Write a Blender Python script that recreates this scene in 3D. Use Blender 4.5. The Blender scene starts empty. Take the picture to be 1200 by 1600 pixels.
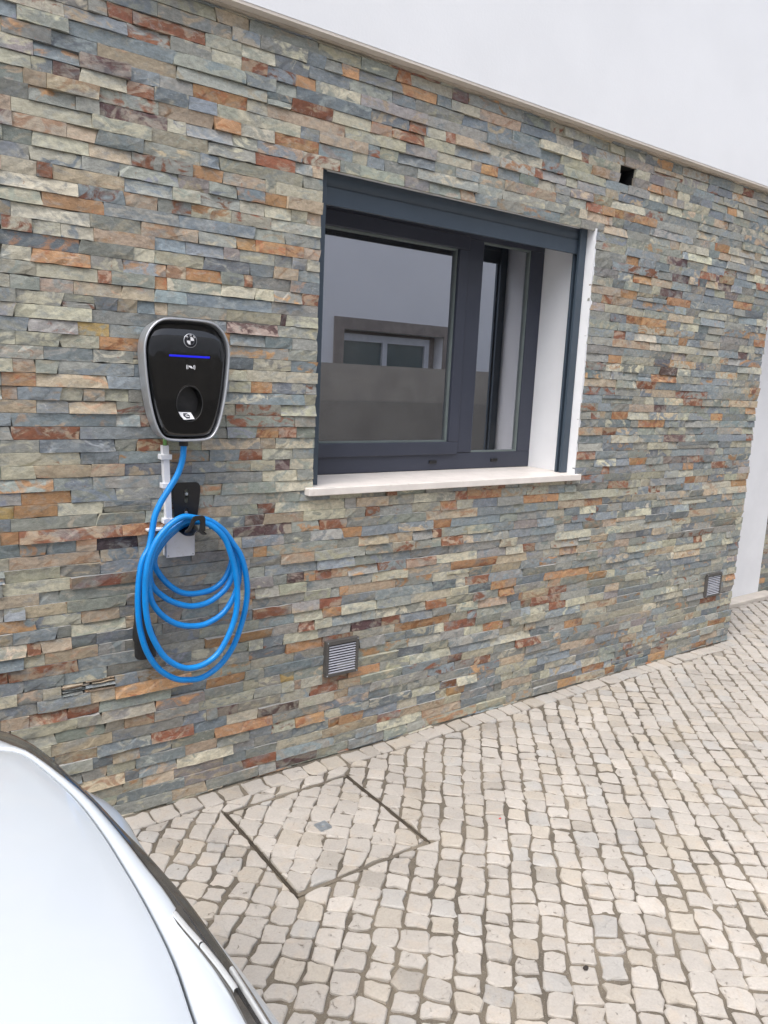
import bpy, bmesh, math, random
import numpy as np
from mathutils import Vector, Matrix, noise

# ------------------------------------------------------------------ camera
SC = bpy.context.scene
COL = SC.collection
CR = Vector((0.81119, -0.58294, 0.04633)); CU = Vector((0.06372, 0.16686, 0.98392)); CF = Vector((0.58130, 0.79519, -0.17250))
CAM = Vector((0.0, -2.4, 1.5024))
cd = bpy.data.cameras.new("camera"); cam = bpy.data.objects.new("camera", cd); COL.objects.link(cam)
cam.matrix_world = Matrix(((CR.x, CU.x, -CF.x, CAM.x), (CR.y, CU.y, -CF.y, CAM.y), (CR.z, CU.z, -CF.z, CAM.z), (0, 0, 0, 1)))
cd.sensor_fit = 'VERTICAL'; cd.sensor_height = 32.0; cd.sensor_width = 24.0
cd.lens = 1193.32 / 1600 * 32.0
cd.clip_start = 0.02; cd.clip_end = 2000
SC.camera = cam

# ------------------------------------------------------------------ light
SUN_EL, SUN_AZ = math.radians(60), math.radians(250)   # azimuth clockwise from +Y
w = bpy.data.worlds.new("World"); SC.world = w; w.use_nodes = True
nt = w.node_tree; nt.nodes.clear()
o = nt.nodes.new('ShaderNodeOutputWorld'); bg = nt.nodes.new('ShaderNodeBackground')
sky = nt.nodes.new('ShaderNodeTexSky'); sky.sky_type = 'NISHITA'; sky.sun_disc = False
sky.sun_elevation = SUN_EL; sky.sun_rotation = SUN_AZ; sky.dust_density = 4.0; sky.air_density = 1.0
hs = nt.nodes.new('ShaderNodeHueSaturation'); hs.inputs['Saturation'].default_value = 0.5
nt.links.new(sky.outputs[0], hs.inputs['Color']); nt.links.new(hs.outputs[0], bg.inputs[0]); nt.links.new(bg.outputs[0], o.inputs[0])
bg.inputs[1].default_value = 0.15
ld = bpy.data.lights.new("sun", 'SUN'); ld.energy = 0.7; ld.angle = math.radians(50); ld.color = (1.0, 0.99, 0.98)
sun = bpy.data.objects.new("sun", ld); COL.objects.link(sun)
sd = Vector((math.sin(SUN_AZ) * math.cos(SUN_EL), math.cos(SUN_AZ) * math.cos(SUN_EL), math.sin(SUN_EL)))
sun.rotation_euler = (-sd).to_track_quat('-Z', 'Y').to_euler()
SC.view_settings.view_transform = 'Standard'; SC.view_settings.look = 'None'
SC.view_settings.exposure = 1.25; SC.view_settings.gamma = 1.0
SC.view_settings.use_curve_mapping = False

RND = random.Random(7)

# ------------------------------------------------------------------ helpers
def lin(c):
    f = lambda v: (v / 255) / 12.92 if v / 255 <= 0.04045 else ((v / 255 + 0.055) / 1.055) ** 2.4
    return tuple(f(v) for v in c)

def tag(o, label=None, cat=None, group=None, kind=None):
    if label: o['label'] = label
    if cat: o['category'] = cat
    if group: o['group'] = group
    if kind: o['kind'] = kind
    return o

def empty(name, loc=(0, 0, 0), parent=None):
    o = bpy.data.objects.new(name, None); COL.objects.link(o); o.location = loc
    o.empty_display_size = 0.1
    if parent: o.parent = parent
    return o

class MB:
    """collects polygons for one mesh object; origin set on build"""
    def __init__(s): s.v = []; s.f = []; s.sm = []
    def add(s, vs, fs, smooth=False):
        b = len(s.v); s.v += [tuple(p) for p in vs]; s.f += [tuple(i + b for i in f) for f in fs]; s.sm += [smooth] * len(fs)
    def box(s, x0, x1, y0, y1, z0, z1):
        s.add([(x0, y0, z0), (x1, y0, z0), (x1, y1, z0), (x0, y1, z0), (x0, y0, z1), (x1, y0, z1), (x1, y1, z1), (x0, y1, z1)],
              [(0, 3, 2, 1), (4, 5, 6, 7), (0, 1, 5, 4), (1, 2, 6, 5), (2, 3, 7, 6), (3, 0, 4, 7)])
    def tube(s, pts, r, n=10, cap=True, smooth=True):
        pts = [Vector(p) for p in pts]; rings = []
        t0 = (pts[1] - pts[0]).normalized()
        nrm = t0.orthogonal().normalized(); vs = []
        for i, p in enumerate(pts):
            t = (pts[min(i + 1, len(pts) - 1)] - pts[max(i - 1, 0)]).normalized()
            nrm = (nrm - t * nrm.dot(t)).normalized(); b = t.cross(nrm)
            rr = r[i] if isinstance(r, (list, tuple)) else r
            for k in range(n):
                a = 2 * math.pi * k / n
                vs.append(p + (nrm * math.cos(a) + b * math.sin(a)) * rr)
        fs = [(i * n + k, i * n + (k + 1) % n, (i + 1) * n + (k + 1) % n, (i + 1) * n + k) for i in range(len(pts) - 1) for k in range(n)]
        s.add(vs, fs, smooth)
        if cap:
            s.add(vs[:n], [tuple(range(n))[::-1]]); s.add(vs[-n:], [tuple(range(n))])
    def prism(s, poly, y0, y1):
        """poly in (x,z), extruded from y0 (front) to y1"""
        n = len(poly); vs = [(x, y0, z) for x, z in poly] + [(x, y1, z) for x, z in poly]
        s.add(vs, [tuple(range(n)), tuple(range(2 * n - 1, n - 1, -1))] + [(i, n + i, n + (i + 1) % n, (i + 1) % n) for i in range(n)])
    def loft(s, rows, closed=False, smooth=True):
        n = len(rows[0]); vs = [p for r in rows for p in r]; m = n if closed else n - 1
        s.add(vs, [(i * n + k, i * n + (k + 1) % n, (i + 1) * n + (k + 1) % n, (i + 1) * n + k) for i in range(len(rows) - 1) for k in range(m)], smooth)
    def build(s, name, mat, parent=None, bevel=0, seg=2, subsurf=0, origin=None, fix=True, solid=0):
        vs = s.v
        if origin is None:
            a = np.array(vs); origin = ((a[:, 0].min() + a[:, 0].max()) / 2, (a[:, 1].min() + a[:, 1].max()) / 2, a[:, 2].min())
        ox, oy, oz = (float(q) for q in origin)
        me = bpy.data.meshes.new(name); me.from_pydata([(x - ox, y - oy, z - oz) for x, y, z in vs], [], s.f)
        for p, sm in zip(me.polygons, s.sm): p.use_smooth = sm
        if fix:
            bm = bmesh.new(); bm.from_mesh(me); bmesh.ops.remove_doubles(bm, verts=bm.verts, dist=1e-6)
            bmesh.ops.recalc_face_normals(bm, faces=bm.faces)
            bm.to_mesh(me); bm.free()
        if mat: me.materials.append(mat)
        o = bpy.data.objects.new(name, me); COL.objects.link(o)
        o.location = (ox, oy, oz)
        if parent:
            o.parent = parent
            pm = parent
            off = Vector((0, 0, 0))
            while pm: off += pm.location; pm = pm.parent
            o.location = Vector((ox, oy, oz)) - off
        if solid:
            m = o.modifiers.new('s', 'SOLIDIFY'); m.thickness = solid; m.offset = -1
        if bevel:
            m = o.modifiers.new('b', 'BEVEL'); m.width = bevel; m.segments = seg; m.limit_method = 'ANGLE'; m.angle_limit = math.radians(40)
            for p in me.polygons: p.use_smooth = True
            try:
                m.harden_normals = True
            except Exception: pass
        if subsurf:
            m = o.modifiers.new('u', 'SUBSURF'); m.levels = subsurf; m.render_levels = subsurf
        return o

def catmull(pts, per=8, closed=False):
    P = [Vector(p) for p in pts]; n = len(P); out = []
    for i in range(n if closed else n - 1):
        p0 = P[i - 1] if (closed or i > 0) else P[0] * 2 - P[1]
        p1 = P[i]; p2 = P[(i + 1) % n]
        p3 = P[(i + 2) % n] if (closed or i + 2 < n) else P[-1] * 2 - P[-2]
        for k in range(per):
            t = k / per
            out.append(0.5 * ((2 * p1) + (p2 - p0) * t + (2 * p0 - 5 * p1 + 4 * p2 - p3) * t * t + (3 * p1 - p0 - 3 * p2 + p3) * t ** 3))
    if not closed: out.append(P[-1])
    return out

def resample(pts, n):
    P = [Vector(p) for p in pts]; L = [0]
    for a, b in zip(P, P[1:]): L.append(L[-1] + (b - a).length)
    out = []; j = 0
    for i in range(n):
        s = L[-1] * i / (n - 1)
        while j < len(L) - 2 and L[j + 1] < s: j += 1
        t = (s - L[j]) / max(1e-9, L[j + 1] - L[j]); out.append(P[j].lerp(P[j + 1], t))
    return out

def to_px(p):
    d = Vector(p) - CAM; z = d.dot(CF)
    if z < 0.05: return None
    return 600 + 1193.32 * d.dot(CR) / z, 800 - 1193.32 * d.dot(CU) / z

# ------------------------------------------------------------------ materials
class NT:
    def __init__(s, name):
        s.m = bpy.data.materials.new(name); s.m.use_nodes = True; s.t = s.m.node_tree; s.t.nodes.clear()
        s.out = s.n('ShaderNodeOutputMaterial'); s.b = s.n('ShaderNodeBsdfPrincipled'); s.l(s.b.outputs[0], s.out.inputs[0])
    def n(s, t, **kw):
        n = s.t.nodes.new(t)
        for k, v in kw.items(): setattr(n, k, v)
        return n
    def l(s, a, b): s.t.links.new(a, b)
    def math(s, op, a, b=None, clamp=False):
        n = s.n('ShaderNodeMath', operation=op); n.use_clamp = clamp
        for i, v in enumerate((a, b)):
            if v is None: continue
            if isinstance(v, (int, float)): n.inputs[i].default_value = v
            else: s.l(v, n.inputs[i])
        return n.outputs[0]
    def noise(s, vec, scale, detail=4, rough=0.55, dist=0.0):
        n = s.n('ShaderNodeTexNoise'); n.inputs['Scale'].default_value = scale; n.inputs['Detail'].default_value = detail
        n.inputs['Roughness'].default_value = rough; n.inputs['Distortion'].default_value = dist
        if vec: s.l(vec, n.inputs['Vector'])
        return n.outputs[0]
    def ramp(s, fac, a, b, va=0.0, vb=1.0):
        n = s.n('ShaderNodeMapRange'); n.inputs[1].default_value = a; n.inputs[2].default_value = b; n.inputs[3].default_value = va; n.inputs[4].default_value = vb
        n.interpolation_type = 'SMOOTHSTEP'
        s.l(fac, n.inputs[0]); return n.outputs[0]
    def mix(s, fac, a, b, blend='MIX'):
        n = s.n('ShaderNodeMix', data_type='RGBA', blend_type=blend)
        if isinstance(fac, (int, float)): n.inputs[0].default_value = fac
        else: s.l(fac, n.inputs[0])
        for i, v in ((6, a), (7, b)):
            if isinstance(v, tuple): n.inputs[i].default_value = (*v[:3], 1)
            else: s.l(v, n.inputs[i])
        return n.outputs[2]
    def scale(s, col, fac):
        n = s.n('ShaderNodeVectorMath', operation='SCALE'); s.l(col, n.inputs[0])
        if isinstance(fac, (int, float)): n.inputs['Scale'].default_value = fac
        else: s.l(fac, n.inputs['Scale'])
        return n.outputs[0]
    def pos(s): return s.n('ShaderNodeNewGeometry').outputs['Position']
    def objc(s): return s.n('ShaderNodeTexCoord').outputs['Object']
    def bump(s, h, strength, dist):
        n = s.n('ShaderNodeBump'); n.inputs['Strength'].default_value = strength; n.inputs['Distance'].default_value = dist
        s.l(h, n.inputs['Height']); s.l(n.outputs[0], s.b.inputs['Normal']); return n

def simple(name, col, rough=0.5, metal=0.0, var=0.08, nscale=8.0, bump=0.0, bscale=200.0, coat=0.0, spec=0.5, dirt=None, bd=0.001):
    k = NT(name); p = k.pos()
    n1 = k.noise(p, nscale, 5); f = k.ramp(n1, 0.3, 0.7, 1 - var, 1 + var)
    rgb = k.n('ShaderNodeRGB'); rgb.outputs[0].default_value = (*col, 1)
    c = k.scale(rgb.outputs[0], f)
    if dirt:
        n2 = k.noise(p, nscale * 2.3, 6, 0.65, 0.5); c = k.mix(k.ramp(n2, dirt[1], dirt[2], 0, dirt[3]), c, dirt[0])
    k.l(c, k.b.inputs['Base Color'])
    k.b.inputs['Roughness'].default_value = rough; k.b.inputs['Metallic'].default_value = metal
    k.b.inputs['Specular IOR Level'].default_value = spec
    k.b.inputs['Coat Weight'].default_value = coat; k.b.inputs['Coat Roughness'].default_value = 0.03
    r = k.ramp(k.noise(p, nscale * 6, 4), 0.3, 0.7, max(0, rough - 0.06), min(1, rough + 0.08)); k.l(r, k.b.inputs['Roughness'])
    if bump: k.bump(k.noise(p, bscale, 4), bump, bd)
    return k.m

def stone_material():
    k = NT('split_slate')
    a = k.n('ShaderNodeAttribute', attribute_name='tint'); b = k.n('ShaderNodeAttribute', attribute_name='tint2')
    sc = k.n('ShaderNodeVectorMath', operation='SCALE'); sc.inputs[0].default_value = (37.0, 11.0, 53.0); k.l(a.outputs['Alpha'], sc.inputs['Scale'])
    ad = k.n('ShaderNodeVectorMath', operation='ADD'); k.l(k.pos(), ad.inputs[0]); k.l(sc.outputs[0], ad.inputs[1])
    st = k.n('ShaderNodeVectorMath', operation='MULTIPLY'); k.l(ad.outputs[0], st.inputs[0]); st.inputs[1].default_value = (0.75, 1, 1.25)
    v = st.outputs[0]
    # second mineral colour in soft-edged patches of its own
    n1 = k.noise(v, 16, 6, 0.58, 1.4)
    m = k.math('SUBTRACT', n1, b.outputs['Alpha']); m = k.ramp(m, -0.055, 0.065)
    c = k.mix(m, a.outputs['Color'], b.outputs['Color'])
    # cloudy grey-green / buff drift inside every stone
    n2 = k.noise(v, 28, 6, 0.62, 0.6)
    c = k.mix(k.ramp(n2, 0.50, 0.68, 0, 0.55), c, lin((155, 154, 145)))
    n2b = k.noise(v, 11, 5, 0.6, 0.8)
    c = k.mix(k.ramp(n2b, 0.54, 0.66, 0, 0.5), c, lin((130, 137, 139)))
    # rust flecks and veins
    n3 = k.noise(v, 21, 7, 0.66, 2.2)
    c = k.mix(k.ramp(n3, 0.655, 0.70, 0, 0.62), c, lin((146, 104, 78)))
    vein = k.math('ABSOLUTE', k.math('SUBTRACT', k.noise(v, 13, 6, 0.6, 1.0), 0.5))
    c = k.mix(k.ramp(vein, 0.0, 0.010, 0.32, 0.0), c, lin((98, 92, 88)))
    vein2 = k.math('ABSOLUTE', k.math('SUBTRACT', k.noise(v, 9, 3, 0.5, 2.2), 0.47))
    c = k.mix(k.ramp(vein2, 0.0, 0.0035, 0.42, 0.0), c, lin((198, 196, 188)))
    # fine value mottling
    f1 = k.ramp(k.noise(v, 75, 6, 0.7), 0.28, 0.72, 0.80, 1.18); c = k.scale(c, f1)
    f2 = k.ramp(k.noise(v, 420, 3, 0.6), 0.3, 0.7, 0.93, 1.07); c = k.scale(c, f2)
    k.l(c, k.b.inputs['Base Color'])
    k.l(k.ramp(n2, 0.3, 0.7, 0.52, 0.74), k.b.inputs['Roughness']); k.b.inputs['Specular IOR Level'].default_value = 0.35
    # cleft relief: terraces plus grain
    h1 = k.noise(v, 19, 5, 0.55, 1.3)
    s5 = k.math('MULTIPLY', h1, 9.0); fl = k.math('FLOOR', s5); fr = k.math('SUBTRACT', s5, fl)
    ter = k.math('ADD', fl, k.ramp(fr, 0.0, 0.16)); ter = k.math('MULTIPLY', ter, 0.11)
    h = k.math('ADD', k.math('MULTIPLY', ter, 1.0), k.math('MULTIPLY', k.noise(v, 130, 6, 0.65), 0.55))
    k.bump(h, 0.6, 0.0038)
    return k.m

def cobble_material():
    k = NT('limestone_cobble')
    a = k.n('ShaderNodeAttribute', attribute_name='tint')
    sc = k.n('ShaderNodeVectorMath', operation='SCALE'); sc.inputs[0].default_value = (31.0, 17.0, 5.0); k.l(a.outputs['Alpha'], sc.inputs['Scale'])
    ad = k.n('ShaderNodeVectorMath', operation='ADD'); k.l(k.pos(), ad.inputs[0]); k.l(sc.outputs[0], ad.inputs[1]); v = ad.outputs[0]
    c = a.outputs['Color']
    c = k.mix(k.ramp(k.noise(v, 18, 5, 0.6, 0.6), 0.48, 0.72, 0, 0.35), c, lin((186, 170, 150)))
    c = k.mix(k.ramp(k.noise(v, 26, 5, 0.6, 0.3), 0.52, 0.75, 0, 0.3), c, lin((176, 170, 163)))
    pit = k.noise(v, 48, 6, 0.75, 0.8)
    c = k.mix(k.ramp(pit, 0.625, 0.67, 0, 0.75), c, lin((104, 94, 82)))
    c = k.mix(k.ramp(k.noise(v, 12, 7, 0.75, 1.8), 0.63, 0.69, 0, 0.55), c, lin((120, 110, 96)))
    c = k.scale(c, k.ramp(k.noise(v, 160, 5, 0.65), 0.3, 0.7, 0.93, 1.06))
    c = k.scale(c, k.ramp(k.noise(k.pos(), 1.7, 4, 0.6, 0.8), 0.35, 0.7, 1.03, 0.90))
    edge = k.noise(v, 30, 7, 0.8, 2.5); c = k.mix(k.ramp(edge, 0.60, 0.66, 0, 0.38), c, lin((128, 117, 102)))
    k.l(c, k.b.inputs['Base Color'])
    k.l(k.ramp(k.noise(v, 30, 4), 0.3, 0.7, 0.5, 0.75), k.b.inputs['Roughness']); k.b.inputs['Specular IOR Level'].default_value = 0.35
    h = k.math('ADD', k.math('MULTIPLY', k.noise(v, 45, 6, 0.6), 1.0), k.math('MULTIPLY', k.ramp(pit, 0.60, 0.68), -1.2))
    k.bump(h, 0.55, 0.004)
    return k.m

def grout_material():
    k = NT('sandy_grout'); v = k.pos()
    c = k.mix(k.ramp(k.noise(v, 4, 5), 0.35, 0.65), lin((122, 113, 99)), lin((94, 87, 77)))
    c = k.mix(k.ramp(k.noise(v, 260, 3, 0.7), 0.55, 0.7, 0, 0.5), c, lin((86, 80, 70)))
    c = k.mix(k.ramp(k.noise(v, 330, 2, 0.6), 0.6, 0.72, 0, 0.5), c, lin((190, 182, 168)))
    k.l(c, k.b.inputs['Base Color']); k.b.inputs['Roughness'].default_value = 0.95
    k.bump(k.math('ADD', k.noise(v, 320, 4, 0.7), k.math('MULTIPLY', k.noise(v, 60, 3), 1.5)), 0.8, 0.003)
    return k.m

def glass_material(name, tint=(0.80, 0.84, 0.83), ior=4.8):
    k = NT(name); k.t.nodes.remove(k.b)
    tr = k.n('ShaderNodeBsdfTransparent'); tr.inputs[0].default_value = (*tint, 1)
    gl = k.n('ShaderNodeBsdfGlossy'); gl.inputs[0].default_value = (0.90, 0.92, 1.0, 1); gl.inputs['Roughness'].default_value = 0.0
    df = k.n('ShaderNodeBsdfDiffuse'); df.inputs[0].default_value = (0.55, 0.53, 0.48, 1)
    fr = k.n('ShaderNodeFresnel'); fr.inputs[0].default_value = ior
    mx = k.n('ShaderNodeMixShader'); k.l(fr.outputs[0], mx.inputs[0]); k.l(tr.outputs[0], mx.inputs[1]); k.l(gl.outputs[0], mx.inputs[2])
    m2 = k.n('ShaderNodeMixShader'); k.l(mx.outputs[0], m2.inputs[1]); k.l(df.outputs[0], m2.inputs[2])
    v = k.pos(); st = k.n('ShaderNodeVectorMath', operation='MULTIPLY'); k.l(v, st.inputs[0]); st.inputs[1].default_value = (1, 1, 0.35)
    d = k.math('ADD', k.ramp(k.noise(v, 2.2, 3, 0.5, 0.6), 0.42, 0.8, 0.015, 0.07), k.ramp(k.noise(st.outputs[0], 22, 3, 0.6), 0.68, 0.8, 0, 0.08))
    k.l(d, m2.inputs[0]); k.l(m2.outputs[0], k.out.inputs[0])
    return k.m

M = {}
M['slate'] = stone_material()
M['cobble'] = cobble_material()
M['grout'] = grout_material()
M['mortar'] = simple('wall_backing_mortar', lin((104, 100, 94)), 0.95, bump=0.5, nscale=12)
M['bead'] = simple('joint_plaster', lin((176, 166, 152)), 0.9, bump=0.6, bscale=90, nscale=12)
M['white_plaster'] = simple('white_render', (0.755, 0.765, 0.78), 0.9, var=0.03, nscale=1.3, bump=0.5, bscale=130, bd=0.001)
M['soffit'] = simple('beige_drip_band', lin((206, 198, 188)), 0.9, var=0.05, nscale=6, bump=0.4, bscale=120)
M['reveal'] = simple('window_reveal_plaster', (0.78, 0.79, 0.81), 0.85, var=0.03, nscale=5, bump=0.35, bscale=160, bd=0.0006)
M['sill'] = simple('pale_limestone_sill', lin((224, 217, 210)), 0.5, var=0.05, nscale=14, bump=0.15, bscale=220, dirt=(lin((186, 174, 160)), 0.56, 0.75, 0.5))
M['frame'] = simple('anthracite_window_frame', lin((57, 61, 74)), 0.42, var=0.05, nscale=4, bump=0.06, bscale=500)
M['shutter'] = simple('slate_blue_shutter', lin((61, 73, 85)), 0.42, var=0.05, nscale=6, bump=0.06, bscale=400)
M['rubber'] = simple('grey_green_glazing_gasket', lin((112, 122, 120)), 0.5)
M['glass'] = glass_material('window_glass')
M['room'] = simple('room_wall_paint', (0.20, 0.20, 0.21), 0.9)
M['curtain'] = simple('grey_curtain', (0.25, 0.25, 0.27), 0.9)
M['vent_frame'] = simple('vent_bronze_frame', lin((80, 78, 76)), 0.55, var=0.1, nscale=30)
M['vent_slat'] = simple('vent_aluminium_slat', lin((168, 169, 176)), 0.45, metal=0.0)
M['house_white'] = simple('opposite_white_render', (0.84, 0.85, 0.87), 0.9, var=0.02, nscale=1.0)
M['socket'] = simple('socket_black', (0.004, 0.004, 0.004), 0.35)
M['dark'] = simple('dark_cavity', (0.006, 0.006, 0.007), 0.9)
M['silver'] = simple('satin_silver_plastic', lin((172, 175, 180)), 0.34, metal=0.55, var=0.02, bump=0.03, bscale=900)
M['gloss_black'] = simple('gloss_black_panel', (0.003, 0.003, 0.0035), 0.05, var=0.02, spec=0.5, coat=0.7)
M['matte_black'] = simple('matte_black_plastic', (0.014, 0.014, 0.015), 0.5, var=0.1, nscale=30, bump=0.08, bscale=600)
M['bracket_black'] = simple('black_powder_coat', (0.012, 0.012, 0.013), 0.35, var=0.1, nscale=30)
M['blue_cable'] = simple('blue_cable_jacket', (0.0005, 0.225, 0.64), 0.33, var=0.07, nscale=22, bump=0.12, bscale=60, dirt=((0.002, 0.17, 0.48), 0.58, 0.74, 0.5))
M['trunk_white'] = simple('white_pvc', (0.72, 0.73, 0.76), 0.4, var=0.03, dirt=(lin((190, 186, 178)), 0.55, 0.75, 0.5), nscale=20)
M['green_pipe'] = simple('green_conduit_plastic', lin((120, 165, 95)), 0.5)
M['white_print'] = simple('white_print', (0.8, 0.8, 0.82), 0.5)
M['print_black'] = simple('black_print', (0.01, 0.01, 0.015), 0.3)
k = NT('white_car_paint'); k.b.inputs['Base Color'].default_value = (0.52, 0.56, 0.60, 1); k.b.inputs['Roughness'].default_value = 0.3
k.b.inputs['Coat Weight'].default_value = 1.0; k.b.inputs['Coat Roughness'].default_value = 0.04; M['car_white'] = k.m
M['car_trim'] = simple('smoked_chrome_trim', (0.15, 0.142, 0.132), 0.13, metal=0.7, var=0.2, nscale=30, coat=0.6)
M['chrome'] = simple('bright_satin_chrome', (0.90, 0.92, 0.94), 0.14, metal=0.68, var=0.02)
M['car_glass'] = simple('dark_car_glass', (0.01, 0.012, 0.013), 0.03, coat=1.0)
M['tyre'] = simple('tyre_rubber', (0.018, 0.018, 0.018), 0.8, bump=0.2)
M['rim'] = simple('alloy_rim', (0.5, 0.5, 0.52), 0.3, metal=0.9)
M['tail'] = simple('red_tail_lamp', (0.35, 0.01, 0.01), 0.15, coat=1.0)
M['lamp_lens'] = simple('headlamp_lens', (0.30, 0.31, 0.33), 0.05, coat=1.0)
M['iron'] = simple('rusty_angle_iron', lin((82, 74, 64)), 0.8, var=0.3, nscale=40, bump=0.5, bscale=200)
M['steel'] = simple('galvanised_steel', lin((165, 172, 178)), 0.38, metal=0.6, var=0.15, nscale=60)
M['concrete'] = simple('pale_concrete', lin((196, 188, 178)), 0.85, var=0.08, nscale=8, bump=0.4, bscale=120)
M['wall_upper'] = simple('grey_rendered_wall', lin((158, 154, 146)), 0.9, var=0.10, nscale=3)
M['wall_lower'] = simple('dark_rendered_wall', lin((138, 135, 129)), 0.9, var=0.12, nscale=2.5)
M['stone_trim'] = simple('grey_stone_surround', lin((150, 141, 134)), 0.85, var=0.16, nscale=7)
M['white_frame'] = simple('white_pvc_frame', (0.62, 0.64, 0.68), 0.4)
M['far_glass'] = simple('distant_window_glass', (0.09, 0.13, 0.14), 0.05, coat=1.0)
M['asphalt'] = simple('asphalt', (0.05, 0.05, 0.052), 0.9, bump=0.5, bscale=150)
k = NT('blue_led'); k.b.inputs['Base Color'].default_value = (0, 0, 0.1, 1); k.b.inputs['Emission Color'].default_value = (0.008, 0.012, 1.0, 1); k.b.inputs['Emission Strength'].default_value = 0.32; M['led'] = k.m

# ------------------------------------------------------------------ car outline in the picture (only used to choose which pieces are picked apart)
CAR_PX = [(0, 1140), (72, 1176), (112, 1216), (144, 1252), (215, 1320), (256, 1364), (296, 1408), (340, 1474), (368, 1512), (424, 1600)]
def behind_car(px, py):
    if px > 424: return False
    for (x0, y0), (x1, y1) in zip(CAR_PX, CAR_PX[1:]):
        if x0 <= px <= x1: return py > y0 + (y1 - y0) * (px - x0) / max(1, x1 - x0) + 8
    return py > 1600

def screen_area(corners):
    q = [to_px(c) for c in corners]
    if any(p is None for p in q): return 0
    cx = sum(p[0] for p in q) / len(q); cy = sum(p[1] for p in q) / len(q)
    if not (-6 < cx < 1206 and -6 < cy < 1606) or behind_car(cx, cy): return 0
    a = 0
    for (x0, y0), (x1, y1) in zip(q, q[1:] + q[:1]): a += x0 * y1 - x1 * y0
    return abs(a) / 2

# ------------------------------------------------------------------ the house
OX0, OX1, OZ0, OZ1 = 1.428, 2.868, 1.095, 2.213     # window opening
SOFFIT = 2.600; XEND = 4.433
house = tag(empty('house', (0.0, 0.0, 0.0)), 'house with split slate cladding, white upper wall and a dark framed window', 'house')

mb = MB()
Z1 = SOFFIT - 0.004
HX0, HX1, HZ0, HZ1 = 3.002, 3.106, 2.4330, 2.5100      # missing stone
BY = 0.010
mb.box(-3.5, OX0 - 0.03, BY, 0.30, -0.2, Z1); mb.box(OX1 + 0.03, HX0, BY, 0.30, -0.2, Z1)
mb.box(OX0 - 0.03, OX1 + 0.03, BY, 0.30, -0.2, OZ0 - 0.03); mb.box(OX0 - 0.03, OX1 + 0.03, BY, 0.30, OZ1 + 0.03, Z1)
mb.box(HX1, XEND - 0.012, BY, 0.30, -0.2, Z1); mb.box(HX0, HX1, BY, 0.30, -0.2, HZ0); mb.box(HX0, HX1, BY, 0.30, HZ1, Z1)
cladding = mb.build('stone_clad_wall', M['mortar'], house, fix=False)
mb = MB(); mb.loft([[(x, y, z) for x, z in ((HX0 + 0.0006, HZ0 + 0.0006), (HX1 - 0.0006, HZ0 + 0.0006), (HX1 - 0.0006, HZ1 - 0.0006), (HX0 + 0.0006, HZ1 - 0.0006))] for y in (0.0085, 0.11)], closed=True, smooth=False); mb.box(HX0, HX1, 0.10, 0.12, HZ0, HZ1); mb.build('hole_painted_shade', M['dark'], cladding)  # near-black sides and back paint in the shade inside the hole

PAL = {  # main colour, second colour
    'R': ((140, 92, 70), (174, 150, 126)), 'M': ((104, 80, 78), (158, 144, 132)), 'O': ((182, 142, 104), (164, 112, 80)),
    'T': ((186, 168, 144), (176, 142, 114)), 'C': ((194, 187, 164), (168, 168, 154)), 'Y': ((186, 158, 106), (150, 146, 130)),
    'K': ((72, 60, 60), (98, 84, 82)),
    'b': ((138, 145, 147), (156, 155, 146)), 'g': ((150, 152, 142), (178, 170, 148)), 'n': ((156, 154, 145), (136, 142, 143)),
    'm': ((154, 146, 142), (172, 158, 138)), 'l': ((182, 176, 156), (154, 154, 144)), 'd': ((122, 129, 132), (142, 147, 146))}
def stone_colours(k):
    a, b = PAL[k]
    if k in 'bgnmld' and RND.random() < 0.5: b = RND.choice([PAL['T'][0], PAL['C'][0], PAL['C'][0], PAL['O'][0], (176, 156, 132), PAL['R'][0], (132, 138, 144)])
    v = RND.gauss(1, 0.055)
    a = tuple(min(250, q * v + RND.gauss(0, 1.3)) for q in a); v = RND.gauss(1, 0.06); b = tuple(min(250, q * v + RND.gauss(0, 1.5)) for q in b)
    thr = {'R': 0.51, 'M': 0.52, 'O': 0.57, 'Y': 0.56, 'K': 0.58, 'T': 0.58, 'C': 0.56}.get(k, 0.55) + RND.gauss(0, 0.03)
    s = 0.90
    la = tuple(q * s * w_ for q, w_ in zip(lin(a), (0.98, 1.0, 1.02))); lb = tuple(q * s * w_ for q, w_ in zip(lin(b), (0.98, 1.0, 1.02)))
    return (*la, RND.uniform(0, 1)), (*lb, thr)

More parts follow.
